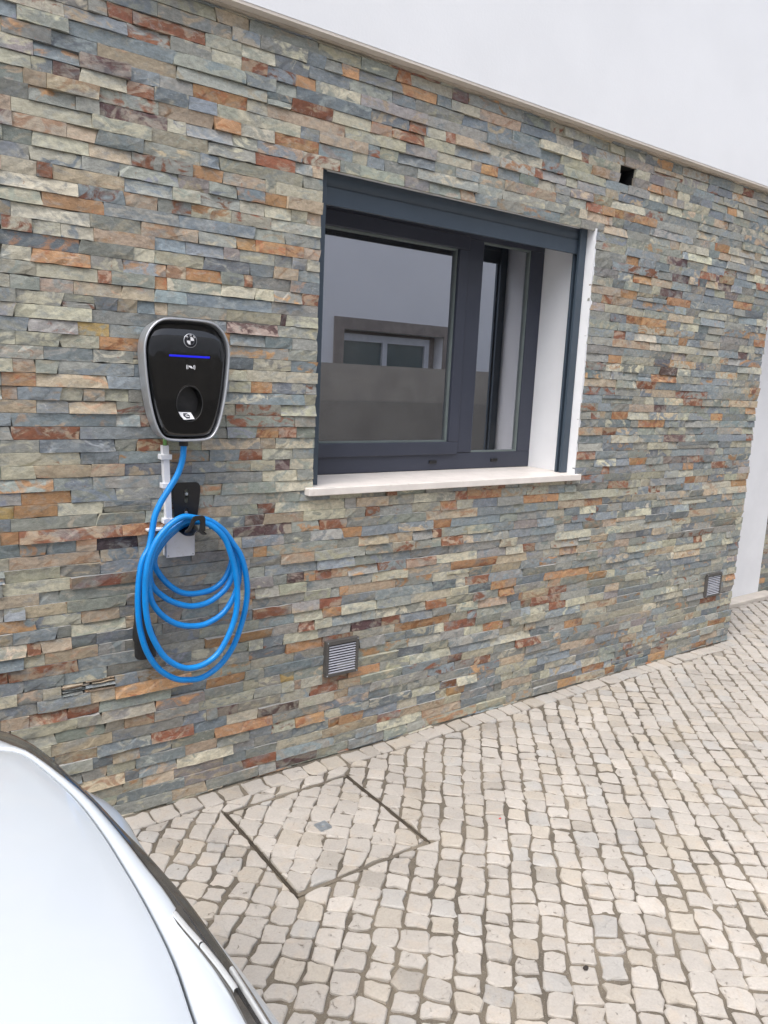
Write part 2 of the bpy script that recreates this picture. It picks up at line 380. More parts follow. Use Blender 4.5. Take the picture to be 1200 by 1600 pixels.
FORCED = """0.71,0.78,2.498,R 0.78,1.00,2.493,R 0.68,0.91,2.381,T 0.63,0.77,2.342,M 0.54,0.68,2.266,T 0.63,0.76,2.312,C 0.76,0.84,2.305,R 0.96,1.14,2.341,O
0.45,0.66,2.189,C 0.42,0.45,2.150,M 0.68,0.88,2.229,M 0.45,0.59,2.155,T 0.66,0.83,2.189,C 0.83,1.01,2.193,C 0.50,0.65,2.113,C 1.03,1.12,2.252,O
0.42,0.51,2.035,C 0.55,0.75,2.039,T 0.52,0.69,1.963,O 0.75,0.85,1.999,T 0.44,0.65,1.926,C 0.45,0.47,1.887,T 0.80,0.98,1.923,T 0.66,0.84,1.887,T
0.49,0.65,1.804,O 1.01,1.12,2.493,C 1.12,1.21,2.456,R 0.41,0.49,1.802,C 0.50,0.67,1.772,C 0.67,0.71,1.764,R 0.74,0.84,1.704,T 0.44,0.65,1.655,C
0.61,0.70,1.619,Y 0.56,0.67,1.581,C 0.67,0.79,1.578,O 0.40,0.44,1.582,C 0.43,0.49,1.505,T 0.40,0.49,1.465,O 0.40,0.44,1.421,O 0.39,0.49,1.389,T
0.42,0.61,1.312,R 0.78,0.88,1.271,R 0.79,0.82,1.348,R 0.58,0.72,1.387,T 1.17,1.25,1.454,O 1.09,1.17,1.456,C 1.30,1.43,1.491,C 1.13,1.22,1.226,R
1.21,1.27,1.259,T 1.21,1.34,1.226,C 1.28,1.35,1.301,R 1.27,1.33,1.185,M 1.22,1.36,1.149,C 1.23,1.39,0.994,T 0.84,0.98,1.922,T 0.84,1.00,1.846,C
0.94,1.06,1.807,O 1.11,1.18,1.924,O 0.84,0.88,1.768,O 0.90,1.06,1.769,C 1.06,1.18,1.772,C 0.84,0.88,1.701,T 1.08,1.28,1.699,C 1.17,1.32,2.182,R
1.25,1.42,2.115,C 1.21,1.29,2.069,O 1.31,1.37,2.037,C 1.37,1.42,2.035,T 1.15,1.29,1.916,O 1.29,1.36,1.918,O 1.25,1.34,1.836,T 1.14,1.17,1.805,R
1.14,1.25,1.763,C 1.36,1.43,1.763,R 1.23,1.30,1.690,M 1.08,1.27,1.649,M 1.31,1.42,1.682,C 0.39,0.48,1.201,C 0.48,0.64,1.199,T 0.44,0.58,1.120,O
0.44,0.54,1.083,O 0.38,0.42,1.084,Y 0.38,0.43,1.005,O 0.65,0.78,0.965,K 0.59,0.65,0.967,T 0.57,0.79,0.848,R 0.38,0.57,0.854,C 0.37,0.48,0.810,T
0.60,0.72,0.737,T 0.44,0.57,0.661,T 0.57,0.74,0.669,C 0.44,0.48,0.625,R 0.43,0.49,0.586,C 0.45,0.55,0.394,R 0.57,0.65,0.394,R 0.36,0.44,0.399,T
0.73,0.83,0.350,R 0.50,0.69,0.287,T 0.51,0.64,0.246,T 0.82,0.97,0.268,R 0.69,0.78,0.233,T 1.05,1.28,0.238,O 0.94,1.06,0.190,T 1.16,1.30,0.073,R
1.30,1.48,0.023,M 1.58,1.64,0.003,R 1.44,1.57,0.306,R 1.37,1.40,0.345,R 1.55,1.62,0.262,T 1.06,1.14,0.306,M 1.22,1.39,0.266,M 1.38,1.51,0.162,O
1.53,1.58,0.151,O 1.19,1.24,0.889,O 1.30,1.44,0.841,T 1.33,1.40,0.761,M 1.45,1.52,0.769,R 1.17,1.20,0.728,R 1.19,1.35,0.654,R 1.47,1.57,0.654,R
1.56,1.60,0.690,O 1.38,1.45,0.570,R 1.45,1.53,0.564,C 1.62,1.77,0.532,M 1.77,1.86,0.532,R 1.33,1.49,0.490,O 1.50,1.63,0.505,R 1.31,1.37,0.381,Y
1.57,1.74,0.612,C 1.11,1.23,0.958,M 1.24,1.34,0.958,M 1.46,1.58,0.955,R 1.56,1.65,0.917,O 1.62,1.77,1.026,T 1.39,1.57,0.992,C 1.76,1.81,1.054,R
1.64,1.78,0.874,T 2.19,2.39,1.024,O 2.53,2.69,0.980,O 3.13,3.29,1.013,R 2.77,3.21,0.976,C 2.01,2.11,0.907,O 2.01,2.06,0.871,R 2.06,2.18,0.833,R
2.56,2.64,0.749,R 2.45,2.56,0.752,C 1.88,2.04,0.758,R 2.04,2.27,0.757,C 2.21,2.35,0.642,R 2.37,2.53,0.601,O 2.42,2.52,0.560,O 2.76,2.89,0.516,R
2.67,2.85,0.474,R 2.57,2.64,0.482,R 2.77,2.89,0.438,R 1.91,2.13,0.609,C 1.78,1.84,0.533,R 2.11,2.29,0.442,R 2.34,2.46,0.402,O 2.51,2.74,0.401,C
3.03,3.17,0.748,T 2.72,2.85,0.595,O 2.77,3.03,0.787,C 2.30,2.40,0.251,R 2.14,2.22,0.294,R 3.65,3.81,0.070,R 2.90,3.03,0.316,O 2.49,2.69,0.096,T
2.88,3.02,0.008,O 2.15,2.25,0.139,O 3.07,3.24,0.082,O 4.20,4.38,0.138,O 4.05,4.20,0.020,O 3.11,3.23,1.363,O 3.32,3.54,1.322,O 3.39,3.60,1.562,O
2.89,3.12,1.517,T 3.28,3.42,1.129,O 4.03,4.17,1.119,R 3.54,3.74,1.244,M 3.41,3.62,1.481,T 3.69,3.86,1.440,R 4.13,4.41,1.470,T 3.04,3.15,1.284,R
3.79,3.89,1.044,O 2.90,2.99,2.296,O 3.13,3.31,2.304,O 3.10,3.20,2.105,O 3.17,3.31,2.027,O 3.47,3.62,2.066,M 3.38,3.58,1.987,M 3.45,3.66,1.954,O
3.82,3.94,2.256,O 3.42,3.59,2.152,M 3.15,3.27,1.831,O 3.06,3.15,1.754,R 3.04,3.14,1.635,O 3.90,4.03,2.106,R 3.71,3.85,2.111,R 3.88,4.02,2.064,M
2.95,3.03,1.904,R 3.08,3.21,1.948,O 4.17,4.27,1.706,M 3.32,3.45,2.451,O 3.23,3.34,2.417,C 2.96,3.21,2.340,C 3.59,3.80,2.188,C 1.98,2.06,2.562,M
1.98,2.12,2.530,C 2.13,2.35,2.525,T 2.01,2.19,2.408,T 1.96,2.01,2.430,R 2.15,2.24,2.331,O 2.78,2.99,2.488,C 2.81,2.92,2.435,T 2.45,2.50,2.375,R
2.80,2.98,2.254,T 1.92,2.10,2.334,C 2.46,2.72,2.495,C 1.31,1.39,2.454,O 1.39,1.57,2.459,C 1.30,1.46,2.377,R 1.02,1.14,2.343,T 1.24,1.41,2.261,O
1.41,1.61,2.303,T 1.46,1.62,2.372,C 1.62,1.71,2.378,O 1.73,1.86,2.376,R 1.79,1.87,2.411,R 1.13,1.24,2.269,C 1.49,1.56,2.531,O 1.72,1.78,2.567,O
1.02,1.12,2.465,C"""
PITCH, ZREF = 0.0385, 1.124
forced = {}
for t in FORCED.split():
    a, b, z, kd = t.split(','); kk = math.floor((float(z) - ZREF) / PITCH)
    forced.setdefault(kk, []).append([float(a), float(b), kd])

_PAN = {}
def panel_offset(x, z):
    kk = math.floor((z - ZREF + 0.001) / PITCH); r = (kk + 400) // 4; key = (r, math.floor((x + 0.23 * r) / 0.6))
    if key not in _PAN: _PAN[key] = RND.uniform(-0.0030, 0.0030)
    return _PAN[key]

def stone_mesh(x0, x1, z0, z1, nx=None, wide=True):
    """one split-faced slate strip: proud or sunk, tilted, chipped edges"""
    L = x1 - x0
    nx = nx or max(2, min(7, int(round(L / 0.026))))
    nr = 2
    d = -abs(RND.gauss(0, 0.0034)) + 0.0022 - (0.005 if RND.random() < 0.06 else 0)
    d += panel_offset((x0 + x1) / 2, (z0 + z1) / 2)
    tz = RND.gauss(0, 0.0026); tx = RND.gauss(0, 0.0016)
    sl0 = RND.choice([0, 0, 0, 0, 0, 0, 1, -1]) * RND.uniform(0.003, 0.012); sl1 = RND.choice([0, 0, 0, 0, 0, 0, 1, -1]) * RND.uniform(0.003, 0.012)
    if L < 0.06 or abs(x1 - XEND) < 0.02: sl0 = sl1 = 0
    g = 0.0005
    vs = []; sd = RND.uniform(0, 100)
    for r in range(nr + 1):
        t = r / nr
        for i in range(nx + 1):
            s = i / nx
            e = (r in (0, nr)) or (i in (0, nx))
            x = x0 + g + (L - 2 * g) * s
            zz = z0 + g + (z1 - z0 - 2 * g) * t
            if i == 0: x += sl0 * (t - 0.5)
            if i == nx: x += sl1 * (t - 0.5)
            if 0 < i < nx: x += RND.uniform(-0.2, 0.2) * L / nx
            if 0 < r < nr: zz += RND.uniform(-0.25, 0.25) * (z1 - z0)
            y = d + tz * (t - 0.5) * 2 + tx * (s - 0.5) * 2 + noise.noise(Vector((x * 22, zz * 40, sd))) * 0.0019
            if e: y += abs(RND.gauss(0, 0.0004))
            if e and RND.random() < 0.07: y += RND.uniform(0.001, 0.004)
            if r == nr and RND.random() < 0.12: zz -= RND.uniform(0.0005, 0.003)
            if r == 0 and RND.random() < 0.08: zz += RND.uniform(0.0005, 0.0025)
            vs.append((x, y, zz))
    w_ = nx + 1
    fs = [(r * w_ + i, r * w_ + i + 1, (r + 1) * w_ + i + 1, (r + 1) * w_ + i) for r in range(nr) for i in range(nx)]
    per = [i for i in range(w_)] + [r * w_ + nx for r in range(1, nr + 1)] + [nr * w_ + i for i in range(nx - 1, -1, -1)] + [r * w_ for r in range(nr - 1, 0, -1)]
    b = len(vs); yb = 0.013
    for p in per: vs.append((vs[p][0], yb, vs[p][2]))
    n = len(per)
    for i in range(n):
        j = (i + 1) % n
        if not (nx + nr <= i < 2 * nx + nr): fs.append((per[j], per[i], b + i, b + j))
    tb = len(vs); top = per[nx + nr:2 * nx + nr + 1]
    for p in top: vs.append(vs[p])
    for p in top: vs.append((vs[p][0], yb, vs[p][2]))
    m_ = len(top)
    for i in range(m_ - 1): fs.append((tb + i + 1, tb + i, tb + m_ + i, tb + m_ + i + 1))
    return vs, fs, tb

stones = []   # (area, verts, faces, colA, colB)
def add_stone(x0, x1, z0, z1, kd):
    vs, fs, tb = stone_mesh(x0, x1, z0, z1)
    a = screen_area([(x0, 0, z0), (x1, 0, z0), (x1, 0, z1), (x0, 0, z1)])
    ca, cb = stone_colours(kd)
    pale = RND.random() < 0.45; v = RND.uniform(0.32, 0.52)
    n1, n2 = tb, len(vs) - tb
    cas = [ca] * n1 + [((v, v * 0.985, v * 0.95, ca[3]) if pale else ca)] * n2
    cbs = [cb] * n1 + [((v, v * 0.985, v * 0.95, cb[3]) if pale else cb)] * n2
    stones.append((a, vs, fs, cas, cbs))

def rand_kind():
    return RND.choices('bgnmldCTORM', [26, 24, 24, 3, 13, 7, 8, 6, 2.2, 1.2, 0.5])[0]

def rand_len():
    return min(0.30, max(0.045, RND.lognormvariate(math.log(0.150), 0.45)))

def course(k, xa, xb, clipz):
    z0 = ZREF + k * PITCH + RND.gauss(0, 0.0002); z1 = z0 + PITCH
    z0, z1 = max(z0, clipz[0]), min(z1, clipz[1])
    if z1 - z0 < 0.006: return
    fl = sorted(forced.get(k, []))
    segs = []; cur = xa
    for a, b, kd in fl:
        if b < xa + 0.01 or a > xb - 0.01: continue
        a = max(a, cur)
        if a - cur < 0.035: a = cur
        b = min(b, xb)
        if xb - b < 0.03: b = xb
        if b - a < 0.02: continue
        segs.append((a, b, kd)); cur = b
    x = xa; full = []
    for a, b, kd in segs + [(xb, None, None)]:
        while a - x > 1e-4:
            L = rand_len()
            if a - x - L < 0.04: L = a - x if a - x < 0.24 else (a - x) / 2
            full.append((x, x + L, rand_kind())); x += L
        if b is not None: full.append((a, b, kd)); x = b
    for a, b, kd in full:
        if RND.random() < 0.02 and kd in 'bgnld' and b < XEND - 0.05:
            zm = z0 + (z1 - z0) * RND.uniform(0.4, 0.6)
            add_stone(a, b, z0, zm, kd); add_stone(a, b, zm, z1, rand_kind())
        else: add_stone(a, b, z0, z1, kd)

TH = (0.535, 0.700)   # strip made of many thin leaves, low left
k0 = int(math.floor((0 - ZREF) / PITCH)); k1 = int(math.ceil((SOFFIT - ZREF) / PITCH))
for k in range(k0, k1):
    zc0, zc1 = ZREF + k * PITCH, ZREF + (k + 1) * PITCH; zc = (zc0 + zc1) / 2
    spans = [(-3.5, XEND)]
    def cut(spans, a, b):
        out = []
        for s, e in spans:
            if b <= s or a >= e: out.append((s, e)); continue
            if s < a: out.append((s, a))
            if b < e: out.append((b, e))
        return out
    if OZ0 - 0.028 < zc < OZ1 + 0.004:
        rag = RND.choice([0, 0, 0.003, 0.007, 0.012])
        spans = cut(spans, OX0 - RND.choice([0, 0, 0.0006]), OX1 + 0.001 + rag)
    lo, hi = (0.0, SOFFIT - 0.006)
    if HZ0 - 0.005 < zc < HZ1 + 0.005: spans = cut(spans, HX0 + RND.uniform(-0.003, 0.003), HX1 + RND.uniform(-0.006, 0.002))
    if 0.452 < zc < 0.492: spans = cut(spans, *TH)
    for s, e in spans:
        z_lo, z_hi = lo, hi
        course(k, s, e, (z_lo, z_hi)) if not (zc0 < OZ1 < zc1 and OX0 - 0.1 < s < OX1) else course(k, s, e, (OZ1 + 0.0, z_hi))
kthin = math.floor((0.47 - ZREF) / PITCH); zt = ZREF + kthin * PITCH
for i in range(5):
    z0 = zt + i * PITCH / 5
    for a, b in ((TH[0], 0.60 + 0.02 * (i % 2)), (0.605 + 0.02 * (i % 2), TH[1])):
        add_stone(a + 0.003, b, z0 + 0.0004, z0 + PITCH / 5 - 0.0004, RND.choice('bdlTn'))

stones.sort(key=lambda s: -s[0])
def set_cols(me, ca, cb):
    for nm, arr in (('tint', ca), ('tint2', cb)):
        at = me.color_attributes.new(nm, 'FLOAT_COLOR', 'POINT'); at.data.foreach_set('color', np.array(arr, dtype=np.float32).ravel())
NIND = 300
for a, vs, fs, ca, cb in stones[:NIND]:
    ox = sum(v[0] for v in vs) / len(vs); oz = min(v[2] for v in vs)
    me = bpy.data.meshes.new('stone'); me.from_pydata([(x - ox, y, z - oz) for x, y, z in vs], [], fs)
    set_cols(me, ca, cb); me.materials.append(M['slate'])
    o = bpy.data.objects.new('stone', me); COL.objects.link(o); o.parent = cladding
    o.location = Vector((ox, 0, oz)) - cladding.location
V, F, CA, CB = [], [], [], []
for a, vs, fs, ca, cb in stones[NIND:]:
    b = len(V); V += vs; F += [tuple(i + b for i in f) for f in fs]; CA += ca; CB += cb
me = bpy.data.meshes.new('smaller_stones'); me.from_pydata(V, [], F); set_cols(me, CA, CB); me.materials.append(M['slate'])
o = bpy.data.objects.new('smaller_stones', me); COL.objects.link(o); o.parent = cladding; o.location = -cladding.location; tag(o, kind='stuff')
print('stones', len(stones))

# upper storey, drip band and plaster bead
mb = MB(); mb.box(-3.6, 9.5, -0.050, 0.9, SOFFIT + 0.010, 6.4); mb.build('upper_wall', M['white_plaster'], house)
mb = MB(); mb.box(-3.6, 9.5, -0.0485, 0.9, SOFFIT, SOFFIT + 0.0098); mb.build('drip_band', M['soffit'], house)
mb = MB(); n = 560; rows = [[], [], []]
for i in range(n + 1):
    x = -3.5 + 8.0 * i / n
    dz = 0.004 + 0.007 * max(0, noise.noise(Vector((x * 9, 3, 1)))) + 0.004 * abs(noise.noise(Vector((x * 40, 1, 7))))
    yy = -0.0145 - 0.006 * noise.noise(Vector((x * 12, 9, 2)))
    rows[0].append((x, yy, SOFFIT - 0.0005)); rows[1].append((x, yy + 0.001, SOFFIT - dz)); rows[2].append((x, 0.008, SOFFIT - dz - 0.003))
mb.loft(rows, smooth=False); mb.build('plaster_bead', M['bead'], house)
# gable roof far above the frame
mb = MB(); mb.box(-3.8, 9.7, -0.3, 7.2, 6.4, 6.55); mb.build('roof', M['soffit'], house)
# end of the clad wall and the recessed entrance beyond it
mb = MB(); mb.box(XEND - 0.012, XEND - 0.002, 0.012, 0.4899, -0.1, Z1); mb.box(3.4, 5.70, 0.49, 0.62, -0.1, Z1)
mb.build('recessed_wall', M['reveal'], house)
rear = MB(); rear.box(5.702, 9.4, 0.50, 0.62, -0.1, Z1); rw = rear.build('far_stone_clad_wall', M['mortar'], house, fix=False)
V, F, CA, CB = [], [], [], []
for k in range(k0, k1):
    x = 5.70
    while x < 7.2:
        L = rand_len(); z0 = ZREF + k * PITCH
        if z0 > -0.02 and z0 + PITCH < Z1:
            vs, fs, tb = stone_mesh(x, x + L, z0, z0 + PITCH)
            vs = [(a, b_ + 0.488, c) for a, b_, c in vs]; ca, cb = stone_colours(rand_kind()); b = len(V)
            V += vs; F += [tuple(i + b for i in f) for f in fs]; CA += [ca] * len(vs); CB += [cb] * len(vs)
        x += L
me = bpy.data.meshes.new('far_stones'); me.from_pydata(V, [], F); set_cols(me, CA, CB); me.materials.append(M['slate'])
o = bpy.data.objects.new('far_stones', me); COL.objects.link(o); o.parent = rw; o.location = -rw.location; tag(o, kind='stuff')
mb = MB(); mb.box(XEND + 0.01, 5.80, 0.385, 0.4895, -0.05, 0.024); mb.build('threshold', M['concrete'], house, bevel=0.006)

# ------------------------------------------------------------------ window
FY = 0.300
mb = MB()   # fixed outer frame
T = 0.078
mb.box(OX0 + 0.001, OX1 - 0.001, FY, FY + 0.075, OZ0 + 0.001, OZ0 + T); mb.box(OX0 + 0.001, OX1 - 0.001, FY, FY + 0.075, OZ1 - T, OZ1 - 0.001)
mb.box(OX0 + 0.001, OX0 + 0.090, FY + 0.0005, FY + 0.0745, OZ0 + T, OZ1 - T); mb.box(OX1 - 0.090, OX1 - 0.001, FY + 0.0005, FY + 0.0745, OZ0 + T, OZ1 - T)
window = mb.build('window', M['frame'], house, bevel=0.003)
mb = MB(); mb.box(2.376, 2.466, FY - 0.004, FY + 0.07, OZ0 + T + 0.001, OZ1 - T - 0.001); mb.build('mullion', M['frame'], window, bevel=0.004)
mb = MB()   # opening sash on the left
sx0, sx1, sz0, sz1 = OX0 + 0.086, 2.374, OZ0 + T - 0.006, OZ1 - T + 0.006; s = 0.058
y0 = FY - 0.012
mb.box(sx0, sx1, y0, FY + 0.05, sz0, sz0 + s); mb.box(sx0, sx1, y0, FY + 0.05, sz1 - s, sz1)
mb.box(sx0, sx0 + s, y0 + 0.0005, FY + 0.0495, sz0 + s, sz1 - s); mb.box(sx1 - s, sx1, y0 + 0.0005, FY + 0.0495, sz0 + s, sz1 - s)
sash = mb.build('sash', M['frame'], window, bevel=0.004)
def ring(name, x0, x1, z0, z1, t, ya, yb, mat):
    mb = MB(); mb.box(x0, x1, ya, yb, z0, z0 + t); mb.box(x0, x1, ya, yb, z1 - t, z1); mb.box(x0, x0 + t, ya, yb, z0 + t, z1 - t); mb.box(x1 - t, x1, ya, yb, z0 + t, z1 - t)
    return mb.build(name, mat, window)
ring('glazing_bead', sx0 + s + 0.0003, sx1 - s - 0.0003, sz0 + s + 0.0003, sz1 - s - 0.0003, 0.007, FY + 0.004, FY + 0.022, M['rubber'])
ring('glazing_bead', 2.4665, OX1 - 0.0905, OZ0 + T + 0.0005, OZ1 - T - 0.0005, 0.007, FY + 0.006, FY + 0.024, M['rubber'])
mb = MB(); mb.box(sx0 + s, sx1 - s, FY + 0.016, FY + 0.020, sz0 + s, sz1 - s); mb.build('glass_pane', M['glass'], window)
mb = MB(); mb.box(2.466, OX1 - 0.09, FY + 0.018, FY + 0.022, OZ0 + T, OZ1 - T); mb.build('glass_pane', M['glass'], window)
for x in (1.60, 2.235, 2.622):
    mb = MB(); mb.box(x - 0.022, x + 0.022, FY - 0.008, FY + 0.002, OZ0 + 0.032, OZ0 + 0.046); mb.build('drain_cap', M['matte_black'], window, bevel=0.003)
mb = MB(); mb.box(1.393, 2.885, -0.030, 0.302, 1.067, OZ0); mb.build('sill', M['sill'], window, bevel=0.003)
for a, b in ((OX0 - 0.028, OX0), (OX1, OX1 + 0.028)):
    mb = MB(); mb.box(a, b, 0.0125, 0.372, OZ0 + 0.0005, OZ1 + 0.0005); mb.build('reveal', M['reveal'], window)
mb = MB(); mb.box(OX0 - 0.028, OX1 + 0.028, 0.0120, 0.373, OZ1, OZ1 + 0.03); mb.build('lintel', M['reveal'], window)
mb = MB(); rows = [[], []]      # ragged plaster edge at the right of the opening
for i in range(120):
    z = OZ0 + 0.001 + (OZ1 - OZ0) * i / 119
    wx = 0.008 + 0.010 * noise.noise(Vector((z * 14, 1, 5))) + 0.003 * noise.noise(Vector((z * 60, 2, 5)))
    rows[0].append((OX1 - 0.0004, -0.0005 + 0.001 * noise.noise(Vector((z * 30, 0, 0))), z)); rows[1].append((OX1 + max(0.003, wx) + 0.004, 0.002, z))
mb.loft(rows, smooth=False)
mb.loft([[(OX1 - 0.0004, 0.014, OZ0), (OX1 - 0.0004, 0.014, OZ1)], [(OX1 - 0.0004, -0.0005, OZ0), (OX1 - 0.0004, -0.0005, OZ1)]], smooth=False)
mb.build('plaster_edge', M['reveal'], window)
for x0, x1 in ((OX0 + 0.002, OX0 + 0.044), (OX1 - 0.046, OX1 - 0.002)):
    mb = MB(); mb.box(x0, x1, 0.046, 0.060, OZ0 + 0.001, OZ1 - 0.001); mb.box(x0, x1, 0.074, 0.086, OZ0 + 0.001, OZ1 - 0.001)
    xm = x0 if x0 < 2 else x1 - 0.018; mb.box(xm, xm + 0.018, 0.0602, 0.0738, OZ0 + 0.001, OZ1 - 0.001)
    r_ = mb.build('shutter_rail', M['shutter'], window, bevel=0.0015)
def slat(z0, z1, y):
    mb = MB(); rows = []
    n = 10
    for x in (OX0 + 0.012, OX1 - 0.014):
        r = []
        for i in range(n + 1):
            t = i / n; r.append((x, y - 0.006 * math.sin(math.pi * t), z0 + (z1 - z0) * t))
        for i in range(n, -1, -1):
            t = i / n; r.append((x, y + 0.006 - 0.005 * math.sin(math.pi * t), z0 + (z1 - z0) * t))
        rows.append(r)
    mb.loft(rows, closed=True, smooth=False); return mb.build('shutter_slat', M['shutter'], window)
slat(2.1640, 2.2125, 0.066)
mb = MB(); mb.box(OX0 + 0.012, OX1 - 0.014, 0.061, 0.0735, 2.103, 2.1625); mb.box(OX0 + 0.012, OX1 - 0.014, 0.0603, 0.0738, 2.101, 2.107); mb.build('shutter_end_bar', M['shutter'], window, bevel=0.0015)
# room behind the glass
mb = MB()
x0, x1, y0, y1, z0, z1 = 0.2, 3.6, 0.376, 4.0, 0.15, 2.57
mb.add([(x0, y0, z0), (x1, y0, z0), (x1, y1, z0), (x0, y1, z0), (x0, y0, z1), (x1, y0, z1), (x1, y1, z1), (x0, y1, z1)],
       [(0, 1, 2, 3), (4, 7, 6, 5), (1, 5, 6, 2), (2, 6, 7, 3), (3, 7, 4, 0)])
mb.build('room', M['room'], house, fix=False)

# ------------------------------------------------------------------ ventilation grilles
def vent(name_x0, x1, z0, z1, label, tilt=0.0):
    x0 = name_x0
    root = tag(empty('ventilation_grille', ((x0 + x1) / 2, 0, z0)), label, 'vent', 'ventilation grilles low on the stone wall')
    b = 0.0125
    mb = MB(); ya, yb = -0.020, 0.006
    mb.box(x0, x1, ya, yb, z0, z0 + b); mb.box(x0, x1, ya, yb, z1 - b - 0.004, z1); mb.box(x0, x0 + b, ya + 0.0004, yb, z0 + b, z1 - b); mb.box(x1 - b, x1, ya + 0.0004, yb, z0 + b, z1 - b)
    mb.build('frame', M['vent_frame'], root, bevel=0.0015)
    mb = MB(); mb.box(x0 + b, x1 - b, -0.003, 0.004, z0 + b, z1 - b - 0.004); mb.build('backing', M['dark'], root)
    n = 11; hz = (z1 - z0 - 2 * b - 0.004) / n
    for i in range(n):
        za = z0 + b + hz * i
        mb = MB(); xa, xb = x0 + b + 0.0006, x1 - b - 0.0006
        mb.add([(xa, -0.0175, za + 0.0008), (xb, -0.0175, za + 0.0008), (xb, -0.0145, za + hz * 0.50), (xa, -0.0145, za + hz * 0.50),
                (xa, -0.0160, za), (xb, -0.0160, za), (xb, -0.0130, za + hz * 0.44), (xa, -0.0130, za + hz * 0.44)],
               [(0, 1, 2, 3), (7, 6, 5, 4), (0, 4, 5, 1), (2, 6, 7, 3), (1, 5, 6, 2), (0, 3, 7, 4)])
        mb.build('slat', M['vent_slat'], root)
    for cx in (x0 + 0.006, x1 - 0.006):
        for cz in (z0 + 0.006, z1 - 0.006):
            mb = MB(); mb.tube([(cx, ya - 0.0012, cz), (cx, ya + 0.001, cz)], 0.0026, 8); mb.build('screw', M['steel'], root)
    return root
vent(1.498, 1.648, 0.346, 0.491, 'square louvred grille low on the wall, nearer the charging cable and under the window')
vent(4.102, 4.258, 0.320, 0.462, 'square louvred grille near the far corner of the slate wall')

# ------------------------------------------------------------------ ground
mb = MB(); mb.add([(-400, -400, -0.016), (400, -400, -0.016), (400, 400, -0.016), (-400, 400, -0.016)], [(0, 1, 2, 3)])
tag(mb.build('ground', M['grout'], fix=False), kind='structure')
# bedding sand, slightly uneven so that it laps over some stones
gx0, gx1, gy0, gy1, st = 0.2, 5.9, -2.2, 0.40, 0.0095
nx, ny = int((gx1 - gx0) / st), int((gy1 - gy0) / st)
X, Y = np.meshgrid(np.linspace(gx0, gx1, nx + 1), np.linspace(gy0, gy1, ny + 1))
rg = np.random.RandomState(3)
def vnoise(X, Y, s, seed):
    r = np.random.RandomState(seed).rand(512, 512); u = X / s + 100; v = Y / s + 100
    i, j = np.floor(u).astype(int), np.floor(v).astype(int); a, b = u - i, v - j; a = a * a * (3 - 2 * a); b = b * b * (3 - 2 * b)
    g = lambda p, q: r[p % 512, q % 512]
    return (g(i, j) * (1 - a) + g(i + 1, j) * a) * (1 - b) + (g(i, j + 1) * (1 - a) + g(i + 1, j + 1) * a) * b
Zg = -0.0056 + 0.0042 * (vnoise(X, Y, 0.05, 1) - 0.5) + 0.0038 * (vnoise(X, Y, 0.021, 2) - 0.5) + 0.003 * (vnoise(X, Y, 0.25, 4) - 0.5) + 0.007 * np.clip((Y + 0.022) / 0.02, 0, 1) * (X < 4.45) * (0.4 + 0.9 * vnoise(X, Y, 0.12, 8))
vv = np.stack([X.ravel(), Y.ravel(), Zg.ravel()], 1)
ii = np.arange(ny)[:, None] * (nx + 1) + np.arange(nx)[None]; ff = np.stack([ii, ii + 1, ii + nx + 2, ii + nx + 1], -1).reshape(-1, 4)
me = bpy.data.meshes.new('pavement'); me.vertices.add(len(vv)); me.vertices.foreach_set('co', vv.ravel().astype(np.float32))
me.loops.add(ff.size); me.loops.foreach_set('vertex_index', ff.ravel().astype(np.int32)); me.polygons.add(len(ff))
me.polygons.foreach_set('loop_start', (np.arange(len(ff)) * 4).astype(np.int32)); me.polygons.foreach_set('loop_total', np.full(len(ff), 4, dtype=np.int32))
me.update(calc_edges=True); me.validate(); me.materials.append(M['grout'])
pavement = bpy.data.objects.new('pavement', me); COL.objects.link(pavement); tag(pavement, kind='structure')
mb = MB(); mb.box(-4, 10, -5.6, 0.384, -0.0155, -0.010); mb.build('sand_bed', M['grout'], pavement)

def clip(poly, n, d):           # keep n.p <= d
    out = []
    for i in range(len(poly)):
        a, b = poly[i], poly[(i + 1) % len(poly)]
        da, db = n[0] * a[0] + n[1] * a[1] - d, n[0] * b[0] + n[1] * b[1] - d
        if da <= 0: out.append(a)
        if (da < 0) != (db < 0) and abs(da - db) > 1e-12:
            t = da / (da - db); out.append((a[0] + (b[0] - a[0]) * t, a[1] + (b[1] - a[1]) * t))
    return out
def area(p): return sum(p[i][0] * p[(i + 1) % len(p)][1] - p[(i + 1) % len(p)][0] * p[i][1] for i in range(len(p))) / 2
def inset(p, g):
    q = list(p); n = len(p)
    for i in range(n):
        a, b = p[i], p[(i + 1) % n]; dx, dy = b[0] - a[0], b[1] - a[1]; L = math.hypot(dx, dy)
        if L < 1e-6: continue
        nn = (dy / L, -dx / L)   # outward for ccw
        q = clip(q, nn, nn[0] * a[0] + nn[1] * a[1] - g)
        if len(q) < 3: return []
    return q
def dedupe(p):
    out = []
    for a in p:
        if not out or math.hypot(a[0] - out[-1][0], a[1] - out[-1][1]) > 0.004: out.append(a)
    if len(out) > 1 and math.hypot(out[0][0] - out[-1][0], out[0][1] - out[-1][1]) < 0.004: out.pop()
    return out
cob = []
KX, KY = 1.264, -0.406
